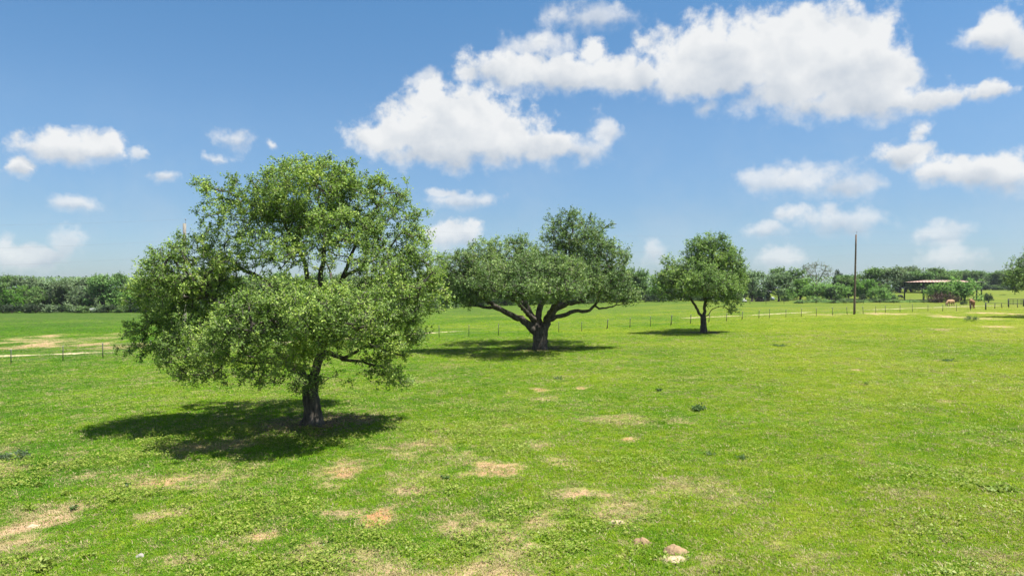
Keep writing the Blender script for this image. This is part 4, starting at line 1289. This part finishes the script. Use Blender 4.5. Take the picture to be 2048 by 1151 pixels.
# bare-topped tree
def bare_tree():
    D = 226
    x = px_x(1632, D); b = np.array([x, D, tz(x, D)])
    limbs = px_limbs(D, [
        ([(1632, 600), (1632, 585), (1632, 566)], 0, 0, .34, .28),
        ([(1632, 570), (1622, 552), (1614, 540), (1606, 528)], 0, 0, .2, .05),
        ([(1632, 568), (1634, 550), (1630, 535), (1628, 524)], 0, 1, .2, .05),
        ([(1633, 568), (1644, 550), (1650, 538), (1652, 528)], 0, -1, .2, .05),
        ([(1632, 572), (1645, 560), (1658, 550), (1668, 546)], 0, 1, .14, .05),
        ([(1631, 572), (1618, 560), (1606, 552), (1600, 548)], 0, -1, .14, .05),
    ])
    lobes = px_lobes(D, [(1632, 540, 32, 18, 0, 4, 1), (1610, 545, 14, 14, 0, 2, .8), (1655, 545, 14, 14, 0, 2, .8)])
    make_oak('bare_tree', 'nearly bare tree with pale upright branches above the right treeline', None, b, limbs, lobes, 230, 0.3, 6, .6, 'wood_leaf_grey', 505, twigs=3, r_tip=0.03, step=.6, bark='bark_pale')
bare_tree()

# distant wooded ridge behind the left treeline
def ridge():
    r = np.random.default_rng(77)
    n = 30000
    x = r.uniform(-620, 520, n); y = 640 + r.uniform(-30, 60, n)
    top = 9.0 + 4.5 * fbm(x / 12, y / 30, 3, 4) + 2.5 * fbm(x / 70, y * 0, 2, 8)
    z = terrain(x, y) + top * r.uniform(.05, 1, n) ** .6
    v, f = leaf_quads(np.column_stack([x, y, z]), 1.9, r, .7)
    o = link('distant_woods', mesh_np('distant_woods', v, f), M['wood_leaf'])
    tag(o, 'distant wooded ridge showing over the left treeline', 'woods', kind='stuff')
ridge()

# ------------------------------------------------------------------ barbed wire fence
POSTS = [(22, 22, 697.7, 729), (126, 126, 690.5, 721.4), (205, 206, 684.8, 715.8), (301, 302, 680, 709), (385, 385, 674, 702.5), (468, 468, 669.5, 697), (550, 550, 665.5, 692), (640, 640, 662, 687.5), (735, 735, 658, 682.5), (824, 824, 654, 679),
         (878, 878.4, 650, 675.7), (938, 937.7, 649, 673), (997, 997.2, 646.5, 670.5), (1059.6, 1059.6, 645, 668.3), (1117.6, 1117.6, 643, 664.4), (1163.6, 1163.4, 642.7, 661.8), (1216.7, 1213.2, 637.4, 658), (1261, 1259.4, 635, 655.6),
         (1301, 1300.8, 631.9, 653.3), (1344.5, 1341, 628.8, 650.6), (1382.3, 1380.5, 628, 647.5), (1419.5, 1417, 627, 644.4), (1454.2, 1452.7, 626, 642), (1485.9, 1483.4, 622.2, 639.3), (1518.8, 1517.4, 619.6, 636.4), (1539.2, 1538.9, 616.5, 635.7),
         (1572.2, 1571.6, 618, 634), (1603, 1602.4, 616, 633), (1632.7, 1632.6, 615, 632), (1664.6, 1665.6, 613.5, 630.6), (1693, 1694.6, 613, 628.6), (1725.2, 1726.6, 612, 627.4), (1751.5, 1751.5, 610.8, 625.8), (1770.4, 1771, 610, 625),
         (1800.2, 1800, 609, 624.5), (1824.7, 1824.7, 607, 623.6), (1856, 1855.8, 608, 622.7), (1886, 1885, 608, 622.2), (1913, 1913, 606.5, 621.8), (1941, 1941, 606, 620.8)]
POSTS = [(-190, -190, 712, 750), (-80, -80, 704, 738)] + POSTS
def build_fence():
    g0 = ground(POSTS[2][1], POSTS[2][3])
    root = thing('wire_fence', 'long barbed wire fence on thin steel posts crossing the pasture', 'fence', g0)
    tops = []; bots = []
    pm = tm = None
    for k, (xt, xb, yt, yb) in enumerate(POSTS):
        b = ground(xb, yb); t = at(xt, yt, b[1])
        rel = b - g0
        ax = t - b
        mb = MB()
        mb.bar(rel - ax * .1, rel + ax * .93, 0.032, 6)
        mb.box(rel + ax * .5 + np.array([0, .0, 0]), (.06, .02, np.linalg.norm(ax) * .84))
        po = mb.build('post', M['post'], root)
        mt = MB(); mt.bar(rel + ax * .93, rel + ax, 0.033, 6); mt.build('post_tip', M['post_tip'], po)
        bots.append(rel); tops.append(rel + ax)
    for fr in (.30, .52, .73, .92):
        mb = MB()
        for k in range(len(tops) - 1):
            a = bots[k] + (tops[k] - bots[k]) * fr; c = bots[k + 1] + (tops[k + 1] - bots[k + 1]) * fr
            q = np.array([a + (c - a) * s - np.array([0, 0, .05 * 4 * s * (1 - s)]) for s in (0, .25, .5, .75, 1)])
            v, f = tube(q, [.0055] * 5, 3)
            mb.add(v, f)
        mb.build('wire', M['wire'], root)
build_fence()
def build_back_fence():
    pts = [(1500, 1500, 603.5, 607.8)] + [(x, x, 600.8 - (x - 1560) * .004, 607.2 - (x - 1560) * .004) for x in (1532, 1568, 1605, 1632, 1662, 1692, 1727, 1760, 1788, 1820, 1848, 1872)]
    g0 = ground(pts[0][1], pts[0][3])
    root = thing('back_fence', 'faint low wire fence along the far side of the pasture before the shed', 'fence', g0)
    tops = []; bots = []
    for (xt, xb, yt, yb) in pts:
        b = ground(xb, yb); rel = b - g0; ax = np.array([0, 0, 1.2])
        mb = MB(); mb.bar(rel - ax * .1, rel + ax, .05, 6); mb.build('post', M['post'], root)
        bots.append(rel); tops.append(rel + ax)
    for fr in (.4, .7, .95):
        mb = MB()
        for k in range(len(tops) - 1):
            a = bots[k] + (tops[k] - bots[k]) * fr; c = bots[k + 1] + (tops[k + 1] - bots[k + 1]) * fr
            v, f = tube([a, c], [.007] * 2, 3); mb.add(v, f)
        mb.build('wire', M['wire'], root)
build_back_fence()
def pipe_fence():
    g0 = ground(1971.5, 619)
    D = g0[1]
    root = thing('pipe_fence', 'low dark pipe rail on leaning posts at the end of the wire fence', 'fence', g0)
    ends = []
    for (xt, xb, yt, yb, r) in [(1971.5, 1971.5, 604.6, 619, .11), (1990, 1989.5, 605.4, 616.8, .06), (2002.5, 2004.5, 605.4, 616, .06), (2017.5, 2017.5, 606, 615.5, .06), (2034, 2036, 606, 615, .06), (2056, 2056, 606, 615, .06)]:
        b = ground(xb, yb); t = at(xt, yt, b[1])
        mb = MB(); mb.bar(b - g0 - np.array([0, 0, .2]), t - g0, r, 8); mb.build('post', M['steel_dark'], root)
        ends.append(t - g0)
    for dz in (-.05, -.62):
        mb = MB()
        for k in range(len(ends) - 1):
            mb.bar(ends[k] + np.array([0, 0, dz]), ends[k + 1] + np.array([0, 0, dz]), .035 if dz > -.1 else .012, 6)
        mb.build('rail', M['steel_dark'], root)
pipe_fence()
def corral_panel():
    g0 = ground(2017, 612.5)
    D = g0[1]
    root = thing('corral_gate', 'dark steel corral gate between two thick posts at the right edge', 'gate', g0)
    top = at(2017, 597, D)[2] - g0[2]
    w = (2047 - 2017) * D / F
    for k, x in enumerate((0, w)):
        mb = MB(); mb.bar((x, 0, -.2), (x, 0, top), .13, 8); mb.build('gate_post', M['steel_dark'], root)
    for fr in (.93, .72, .5, .28):
        mb = MB(); mb.bar((.14, 0, top * fr), (w - .14, 0, top * fr), .035 if fr < .9 else .06, 6); mb.build('rail', M['steel_dark'], root)
    for fx in (.33, .62, .86):
        mb = MB(); mb.bar((w * fx, 0.09, top * .2), (w * fx, 0.09, top * .95), .04, 6); mb.build('upright', M['steel_dark'], root)
    mb = MB(); mb.bar((w + .14, 0, top * .8), (w + 3.5, 0.4, top * .8), .05, 6); mb.build('rail', M['steel_dark'], root)
corral_panel()

# ------------------------------------------------------------------ utility poles and wires
def pole(px, ybase, ytop, D, label, mat, lean=0.0, r0=.17, r1=.115):
    x = px_x(px, D); z0 = tz(x, D)
    base = np.array([x, D, z0])
    H = CAMZ + (CY - ytop) / F * D - z0
    root = thing('utility_pole', label, 'pole', base)
    top = np.array([lean, 0, H])
    pts = [np.array([0, 0, -.3]) + (top) * s for s in np.linspace(0, 1, 9)]
    pts[-1] = top
    mb = MB(); mb.tube(pts, np.linspace(r0, r1, 9), 14); mb.build('shaft', M[mat], root, True)
    mb = MB(); mb.bar(top + np.array([.10, 0, -.15]), top + np.array([.10, 0, .38]), .018, 6); mb.build('pin', M['insulator'], root)
    mb = MB(); mb.tube([top + np.array([.10, 0, q]) for q in (.33, .37, .43, .47)], [.03, .065, .055, .02], 8); mb.build('insulator', M['insulator'], root)
    for dz in (-1.6, -3.1):
        mb = MB(); mb.tube([top + np.array([-.14, -.02, dz + q]) for q in (-.08, -.04, .04, .08)], [.03, .06, .06, .03], 8); mb.build('insulator', M['insulator'], root)
    # metal bands
    for fr in (.62, .80):
        mb = MB(); mb.tube([top * fr + np.array([0, 0, -.03]), top * fr + np.array([0, 0, .03])], [r1 + (r0 - r1) * (1 - fr) + .012] * 2, 14); mb.build('band', M['cable'], root)
    return base + top
g = ground(1708.5, 628.5)
tA = pole(1708.5, 0, 469, g[1], 'bare wooden utility pole standing by the fence at right', 'pole_wood', lean=.28)
tB = pole(369, 0, 446.5, 66, 'grey wooden utility pole mostly hidden behind the nearest oak', 'pole_grey', r0=.19, r1=.15)
def wires():
    left = at(-420, 460, 54); right = at(2600, 430, 150)
    for k, dz in enumerate((.42, -1.6, -3.1)):
        pts = []
        chain = [left + np.array([0, 0, 0.1 + dz]), tB + np.array([.1 if k == 0 else -.2, 0, dz]), tA + np.array([.1 if k == 0 else -.2, 0, dz]), right + np.array([0, 0, dz])]
        for a, c in zip(chain[:-1], chain[1:]):
            L = np.linalg.norm(c - a)
            for s in np.linspace(0, 1, 25)[:-1]:
                pts.append(a + (c - a) * s - np.array([0, 0, L * .012 * 4 * s * (1 - s)]))
        pts.append(chain[-1])
        mb = MB(); mb.tube(pts, [.0045] * len(pts), 5, cap=False)
        o = mb.build('power_line', M['cable'])
        tag(o, ['topmost thin power line strung across the sky at left', 'middle thin power line strung across the sky at left', 'lowest thin power line strung across the sky at left'][k], 'wire', 'power lines between the poles')
wires()

# ------------------------------------------------------------------ open pole shed
def shed():
    DL = 203.0
    A = np.array([px_x(1809, DL), DL]); B = np.array([px_x(1963, 194.0), 194.0])
    ex = (B - A); L = np.linalg.norm(ex); ex /= L
    ey = np.array([-ex[1], ex[0]])
    dep = 11.0
    g0 = np.array([A[0], A[1], tz(*A)])
    rot = math.atan2(ex[1], ex[0])
    root = thing('open_shed', 'open-sided pole shed with a faded reddish metal roof behind the mesquites', 'shed', g0, rot)
    eave = CAMZ + (CY - 566.0) / F * 200 - g0[2]
    ridge_h = CAMZ + (CY - 560.3) / F * 206 - g0[2]
    def zg(u, v):
        p = A + ex * u + ey * v
        return tz(*p) - g0[2]
    for (u, v) in [(0, 0), (L * .26, 0), (L * .5, 0), (L * .75, 0), (L, 0), (0.3, dep), (L * .28, dep), (L * .52, dep), (L * .76, dep), (L, dep)]:
        mb = MB(); mb.tube([(u, v, zg(u, v) - .3), (u, v, eave)], [.19, .19], 8); mb.build('post', M['steel_dark'], root)
    for (a, c) in [((0, 0), (L, 0)), ((0, dep), (L, dep)), ((0, 0), (0, dep)), ((L, 0), (L, dep)), ((L * .5, 0), (L * .5, dep))]:
        mb = MB()
        mid = ((a[0] + c[0]) / 2, (a[1] + c[1]) / 2, eave + .12)
        along_x = abs(c[0] - a[0]) > .1
        mb.box(mid, (L + .2, .16, .22) if along_x else (.16, dep - .2, .22)); mb.build('beam', M['steel_dark'], root)
    # hipped roof of long metal sheets
    o = .5; hip = 5.8
    z0 = eave + .26; z1 = ridge_h
    n = 24
    rm, T = new_mat('roof_metal')
    tc = T.n('ShaderNodeTexCoord')
    nn = T.noise(tc.outputs['Object'], .35, 5, .6)
    out_surface(T, principled(T, T.ramp(nn, [(.3, (.38, .22, .17)), (.5, (.44, .29, .23)), (.72, (.42, .35, .31))]), .5, .3, .1))
    M['roof_metal'] = rm
    xs = np.linspace(-o, L + o, n + 1)
    ym = dep / 2
    def rise(x):
        return min(1.0, (x + o) / hip, (L + o - x) / hip)
    for side in (0, 1):
        for k in range(n):
            a, c = xs[k], xs[k + 1]
            ra, rc = rise(a), rise(c)
            lift = .008 if k % 2 else 0.0
            if side == 0:
                y0 = -o; ya = y0 + (ym + o) * ra; yc = y0 + (ym + o) * rc
            else:
                y0 = dep + o; ya = y0 - (ym + o) * ra; yc = y0 - (ym + o) * rc
            top = np.array([(a, y0, z0), (c, y0, z0), (c, yc, z0 + (z1 - z0) * rc), (a, ya, z0 + (z1 - z0) * ra)]) + np.array([0, 0, lift])
            bot = top - np.array([0, 0, .05])
            mb = MB(); v = np.vstack([top, bot])
            mb.add(v, [(0, 1, 2, 3), (7, 6, 5, 4), (0, 4, 5, 1), (1, 5, 6, 2), (2, 6, 7, 3), (3, 7, 4, 0)])
            mb.build('roof_sheet', M['roof_metal'], root)
    for e, x0, sgn in ((0, -o, 1), (1, L + o, -1)):
        m = 8
        ys = np.linspace(-o, dep + o, m + 1)
        for k in range(m):
            a, c = ys[k], ys[k + 1]
            ra, rc = 1 - abs(a - ym) / (ym + o), 1 - abs(c - ym) / (ym + o)
            top = np.array([(x0, a, z0), (x0, c, z0), (x0 + sgn * hip * rc, c, z0 + (z1 - z0) * rc), (x0 + sgn * hip * ra, a, z0 + (z1 - z0) * ra)]) + np.array([0, 0, .01 + .02 * (k % 2)])
            bot = top - np.array([0, 0, .05])
            mb = MB(); mb.add(np.vstack([top, bot]), [(0, 1, 2, 3), (7, 6, 5, 4), (0, 4, 5, 1), (1, 5, 6, 2), (2, 6, 7, 3), (3, 7, 4, 0)])
            mb.build('roof_sheet', M['roof_metal'], root)
    mb = MB(); mb.box((L / 2, -o - .04, z0 - .05), (L + 2 * o, .06, .26)); mb.build('fascia', M['steel_dark'], root)
    mb = MB(); mb.box((L + o + .04, dep / 2, z0 - .02), (.06, dep + 2 * o, .24)); mb.build('fascia', M['white_metal'], root)
shed()

# ------------------------------------------------------------------ small house and things in the yard at px 1485..1550
def house():
    D = 203.0
    g0 = np.array([px_x(1534, D), D, tz(px_x(1534, D), D)])
    root = thing('small_house', 'small dark-walled house with a bright white roof edge under the trees', 'house', g0, 0.12)
    w, d, h = 1.9, 4.0, (CAMZ + (CY - 584.5) / F * D - g0[2])
    mb = MB(); mb.box((0, d / 2, h / 2 - .1), (w, d, h + .2)); mb.build('wall', M['dark_wall'], root)
    mb = MB()
    for s in (0, 1):
        pass
    v = np.array([(-w / 2 - .4, -.5, h), (w / 2 + .4, -.5, h), (w / 2 + .4, d / 2, h + .75), (-w / 2 - .4, d / 2, h + .75), (-w / 2 - .4, d + .5, h), (w / 2 + .4, d + .5, h)])
    vv = np.vstack([v, v + np.array([0, 0, .12])])
    mb.add(vv, [(6, 7, 8, 9), (9, 8, 11, 10), (3, 2, 1, 0), (4, 5, 2, 3), (0, 1, 7, 6), (5, 4, 10, 11), (0, 6, 9, 3), (3, 9, 10, 4), (2, 8, 7, 1), (5, 11, 8, 2)])
    mb.build('roof', M['white_metal'], root)
    mb = MB(); mb.box((-.7, -.03, 1.0), (.8, .06, 2.0)); mb.build('door', M['blue_grey'], root)
    mb = MB(); mb.box((.75, -.03, 1.4), (.8, .06, .8)); mb.build('window', M['glass_dark'], root)
house()
def white_trailer(px, yb, ht, wd, label, rot, wheels=True, D=None):
    if D is None: g0 = ground(px, yb)
    else: g0 = np.array([px_x(px, D), D, tz(px_x(px, D), D)])
    s = g0[1] / F
    root = thing('white_trailer', label, 'trailer', g0, rot)
    W_, H_ = wd * s, ht * s
    mb = MB()
    q = .12 * H_
    prof = [(-W_ / 2, .4), (W_ / 2, .4), (W_ / 2, H_ - q), (W_ / 2 - q * 1.4, H_), (-W_ / 2 + q, H_), (-W_ / 2, H_ - q)]
    v = np.array([(x, y, z) for y in (-.95, .95) for (x, z) in prof])
    mb.add(v, [(k, (k + 1) % 6, 6 + (k + 1) % 6, 6 + k) for k in range(6)])
    mb.add(v, [(0, 5, 4, 3), (0, 3, 2, 1), (6, 7, 8, 9), (6, 9, 10, 11)])
    mb.build('body', M['white_paint'], root)
    mb = MB(); mb.box((W_ * .12, -.965, H_ * .68), (W_ * .3, .03, H_ * .22)); mb.build('window', M['glass_dark'], root)
    for x in (-W_ * .28, W_ * .28):
        mb = MB(); mb.tube([(x, -1.0, .34), (x, -.78, .34)], [.34, .34], 14); mb.build('wheel', M['tyre'], root)
    mb = MB(); mb.bar((-W_ / 2, 0, .45), (-W_ / 2 - .9, 0, .45), .05); mb.build('drawbar', M['steel_dark'], root)
white_trailer(189, 619.5, 9, 13, 'small white trailer half hidden at the foot of the left treeline', .2, D=172)
white_trailer(1436, 603, 13, 20, 'white trailer glimpsed behind the small round oak', -.1, D=192)
def heap(px, yb, wpx, hpx, label, mat, name, cat, seed, depth=None):
    g0 = ground(px, yb); s = g0[1] / F
    w, h = wpx * s / 2, hpx * s
    d = depth or w * .8
    r = np.random.default_rng(seed)
    nu, nv = 44, 16
    V = []
    for j in range(nv):
        e = (j / (nv - 1)) ** .8
        for i in range(nu):
            a = i * 2 * math.pi / nu
            q = 1 - e
            edge = 1 + .45 * (fbm(math.cos(a) * 2.2 + seed, math.sin(a) * 2.2, 3, seed) - .5) * 2
            x_, y_ = math.cos(a) * q * w * edge * 1.1, math.sin(a) * q * d * edge * 1.1
            prof = max(0.0, 1 - q ** 3.4)
            lump = .55 + .9 * float(fbm(x_ / (w * .45) + seed, y_ / (w * .45), 4, seed + 2))
            V.append((x_, y_, -.03 + h * .85 * prof * lump + .02 * q * (r.uniform() - .5)))
    V = np.array(V)
    f = [(j * nu + i, j * nu + (i + 1) % nu, (j + 1) * nu + (i + 1) % nu, (j + 1) * nu + i) for j in range(nv - 1) for i in range(nu)]
    me = mesh_np(name, V, np.array(f), True)
    o = link(name, me, M[mat])
    o.location = tuple(g0)
    return tag(o, label, cat)
heap(1518.5, 602.3, 15, 9, 'rounded black heap in front of the treeline near the small house', 'hay_dark', 'dark_heap', 'heap', 3)
def trough():
    g0 = ground(1545, 600.5); s = g0[1] / F
    root = thing('water_tank', 'grey-blue stock tank beside the tree trunk near the small house', 'tank', g0)
    r, h = 4.0 * s, 5.5 * s
    mb = MB(); mb.tube([(0, 0, 0), (0, 0, h * .5), (0, 0, h)], [r, r * 1.01, r], 20); mb.build('tank_body', M['blue_grey'], root)
    mb = MB(); mb.tube([(0, 0, h), (0, 0, h * 1.18), (0, 0, h * 1.22)], [r * 1.03, r * .3, r * .05], 20); mb.build('lid', M['white_metal'], root)
trough()
def yard_barrel():
    g0 = ground(1488.5, 604); s = g0[1] / F
    root = thing('white_cart', 'small low white cart in the grass behind the small round oak', 'cart', g0)
    mb = MB(); mb.box((0, 0, .42), (8 * s, .8, .22)); mb.box((-.25, 0, .78), (.45, .7, .5)); mb.build('body', M['white_paint'], root)
    for x in (-.4, .4):
        for y in (-.42, .42):
            mb = MB(); mb.tube([(x, y - .05, .2), (x, y + .05, .2)], [.2, .2], 12); mb.build('wheel', M['tyre'], root)
yard_barrel()

# ------------------------------------------------------------------ cattle
def cow(px, yb, ht_px, label, mat, rot, grazing, seed, D=None):
    if D is None: g0 = ground(px, yb)
    else: g0 = np.array([px_x(px, D), D, tz(px_x(px, D), D)])
    s = g0[1] / F
    k = ht_px * s / 1.45
    root = thing('cow', label, 'cow', g0, rot)
    V = []; E = []; R = []
    def chain(pts, start=None):
        prev = start
        for (x, y, z, r) in pts:
            V.append((x * k, y * k, z * k)); R.append(r * k)
            if prev is not None: E.append((prev, len(V) - 1))
            prev = len(V) - 1
        return prev
    chain([(-.85, 0, 1.10, .26), (-.5, 0, 1.04, .34), (0, 0, .98, .37), (.45, 0, 1.0, .34), (.72, 0, 1.08, .25)])
    if grazing:
        n = chain([(.98, 0, .92, .17), (1.2, 0, .62, .14), (1.32, 0, .38, .125), (1.42, 0, .16, .085)], 4)
    else:
        n = chain([(.98, 0, 1.22, .18), (1.18, 0, 1.36, .15), (1.38, 0, 1.28, .13), (1.6, 0, 1.16, .09)], 4)
    for sy in (-1, 1):
        chain([(.55, sy * .17, .72, .14), (.56, sy * .19, .42, .085), (.54, sy * .19, .10, .06), (.58, sy * .19, .02, .065)], 3)
        chain([(-.72, sy * .19, .80, .17), (-.62, sy * .20, .52, .10), (-.80, sy * .20, .38, .075), (-.76, sy * .20, .06, .06), (-.72, sy * .2, .02, .065)], 1)
    chain([(-1.06, 0, 1.05, .05), (-1.12, 0, .7, .035), (-1.10, 0, .42, .05)], 0)
    hx, hz = (1.26, .50) if grazing else (1.28, 1.40)
    hi = 7 if grazing else 6
    for sy in (-1, 1):
        chain([(hx - .02, sy * .17, hz + .04, .045), (hx - .06, sy * .27, hz + .03, .05)], hi)
    me = bpy.data.meshes.new('cow_body')
    me.from_pydata(V, E, [])
    o = bpy.data.objects.new('cow_body', me); C.objects.link(o)
    sk = o.modifiers.new('skin', 'SKIN')
    for i2, r_ in enumerate(R):
        me.skin_vertices[0].data[i2].radius = (r_, r_)
    me.skin_vertices[0].data[2].use_root = True
    me.skin_vertices[0].data[0].use_root = False
    sb = o.modifiers.new('sub', 'SUBSURF'); sb.levels = 1; sb.render_levels = 1
    dg = bpy.context.evaluated_depsgraph_get()
    me2 = bpy.data.meshes.new_from_object(o.evaluated_get(dg))
    bpy.data.objects.remove(o)
    me2.name = 'cow_body'
    me2.materials.clear()
    for pol in me2.polygons: pol.use_smooth = True
    link('body', me2, M[mat], root)
    for sy in (-1, 1):
        mb = MB()
        mb.tube(np.array([(hx - .02, sy * .09, hz + .12), (hx - .01, sy * .17, hz + .20), (hx + .02, sy * .20, hz + .29)]) * k, np.array([.03, .022, .006]) * k, 6)
        mb.build('horn', M['horn'], root)
cow(1944, 616.8, 19, 'brown cow standing by the fence with its rump to the camera', 'cow_brown', math.radians(62), False, 1)
cow(1901, 612.5, 15, 'tan cow grazing with its head down', 'cow_tan', math.radians(205), True, 2)
cow(1800.5, 597.5, 9, 'black cow grazing left of the open shed', 'cow_black', math.radians(20), True, 3)

# ------------------------------------------------------------------ near ground details
heap(1235, 1044, 34, 8, 'pale crumbly dirt mound, alone and farthest of the small mounds', 'soil_pale', 'dirt_mound', 'mound', 11)
heap(1284, 1084, 34, 13, 'small brown dirt mound between the pale mound and the larger brown one', 'soil_brown', 'dirt_mound', 'mound', 12)
heap(1350, 1103, 44, 16, 'larger brown dirt mound with pale earth spilling before it', 'soil_brown', 'dirt_mound', 'mound', 13)
heap(1350, 1118, 52, 7, 'flat spill of pale earth below the larger brown mound', 'soil_pale', 'dirt_mound', 'mound', 14)
heap(280, 1112, 17, 9, 'small pale grey rock lying in the near grass at left', 'stone', 'rock', 'rock', 15)
heap(66, 1052, 26, 6, 'low pale clod of earth in the bare patch at the left edge', 'soil_pale', 'dirt_mound', 'mound', 16)

def weed_plant(px, yb, wpx, hpx, label, mat, seed, leafy=True, name='weed_plant', cat='plant', group=None):
    g0 = ground(px, yb); s = g0[1] / F
    w, h = wpx * s / 2, hpx * s
    r = np.random.default_rng(seed)
    n = int(60 + 700 * min(1, w * h * 2))
    root = thing(name, label, cat, g0, 0, group)
    mb = MB(); tips = []
    for k in range(9):
        a = r.uniform(0, 6.28); q = w * math.sqrt(r.uniform())
        t = np.array([math.cos(a) * q, math.sin(a) * q, h * r.uniform(.5, 1) * (1 - .4 * q / w)])
        mid = t * .5 + np.array([0, 0, h * .12])
        v, f = tube([(0, 0, -.02), mid, t], [.006 + .004 * h, .005, .002], 4); mb.add(v, f)
        tips.append((mid, t))
    mb.build('stem', M[mat], root)
    pick = r.integers(0, 9, n); tt = r.uniform(.0, 1.05, n)
    cpos = np.array([tips[p][0] + (tips[p][1] - tips[p][0]) * t_ for p, t_ in zip(pick, tt)]) + r.normal(0, .16, (n, 3)) * np.array([w, w, h * .8])
    cpos[:, 2] = np.maximum(cpos[:, 2], .012)
    v, f = leaf_quads(cpos, min(.15, max(.06, .42 * w)), r, .4, .5 if leafy else .2)
    link('leaves', mesh_np('leaves', v, f), M[mat], root)
weed_plant(1943, 643, 26, 15, 'round grey-green tumbleweed bush standing in the pale dirt at right', 'dark_weed', 1, False, 'tumbleweed', 'bush')
weed_plant(1402, 821, 34, 13, 'dark leafy weed standing alone in mid pasture', 'dark_weed', 2)
weed_plant(1318, 782, 16, 7, 'small dark thistle right of the middle oak shadow', 'dark_weed', 3)
weed_plant(1733, 769, 9, 7, 'tiny near-black weed alone in the right pasture', 'dark_weed', 4)
weed_plant(1420, 909, 30, 9, 'low dark grass clump, left of a darker pair', 'dark_weed', 5, False)
weed_plant(1484, 918, 30, 11, 'dark grass clump right of the low one', 'dark_weed', 6, False)
weed_plant(28, 918, 56, 20, 'wide grey-green weed clump at the left edge', 'grey_weed', 7, False)
weed_plant(1118, 758, 24, 6, 'flat dark grass clump below the middle oak', 'dark_weed', 8, False)
weed_plant(132, 988, 26, 13, 'leafy weed above the bare soil at left, rightmost of a few', 'weed', 9)
weed_plant(76, 972, 24, 12, 'leafy weed at left, uppermost of a few', 'weed', 10)
weed_plant(147, 1020, 24, 12, 'dark leafy weed right of the bare soil at left', 'dark_weed', 11)
weed_plant(56, 1020, 30, 12, 'leafy weed just above the bare soil at left', 'weed', 12)
weed_plant(90, 1138, 46, 26, 'large leafy weed in the bottom left corner', 'weed', 13)
weed_plant(50, 1116, 26, 16, 'pale leafy weed left of the large corner weed', 'weed', 14)
weed_plant(180, 1112, 26, 12, 'small leafy weed right of the large corner weed', 'weed', 15)
weed_plant(255, 972, 20, 9, 'small dark weed beside the reddish bare patch', 'dark_weed', 16)
weed_plant(890, 958, 20, 10, 'small dark weed at the end of the reddish dirt in the near pasture', 'dark_weed', 17)
weed_plant(1995, 978, 60, 12, 'pale yellow-green weed patch near the right edge', 'weed', 18)
weed_plant(1560, 692, 30, 5, 'flat dark weed clump near the far fence posts', 'dark_weed', 19, False)
weed_plant(1898, 722, 30, 6, 'low weed clump in the right pasture', 'dark_weed', 20, False)
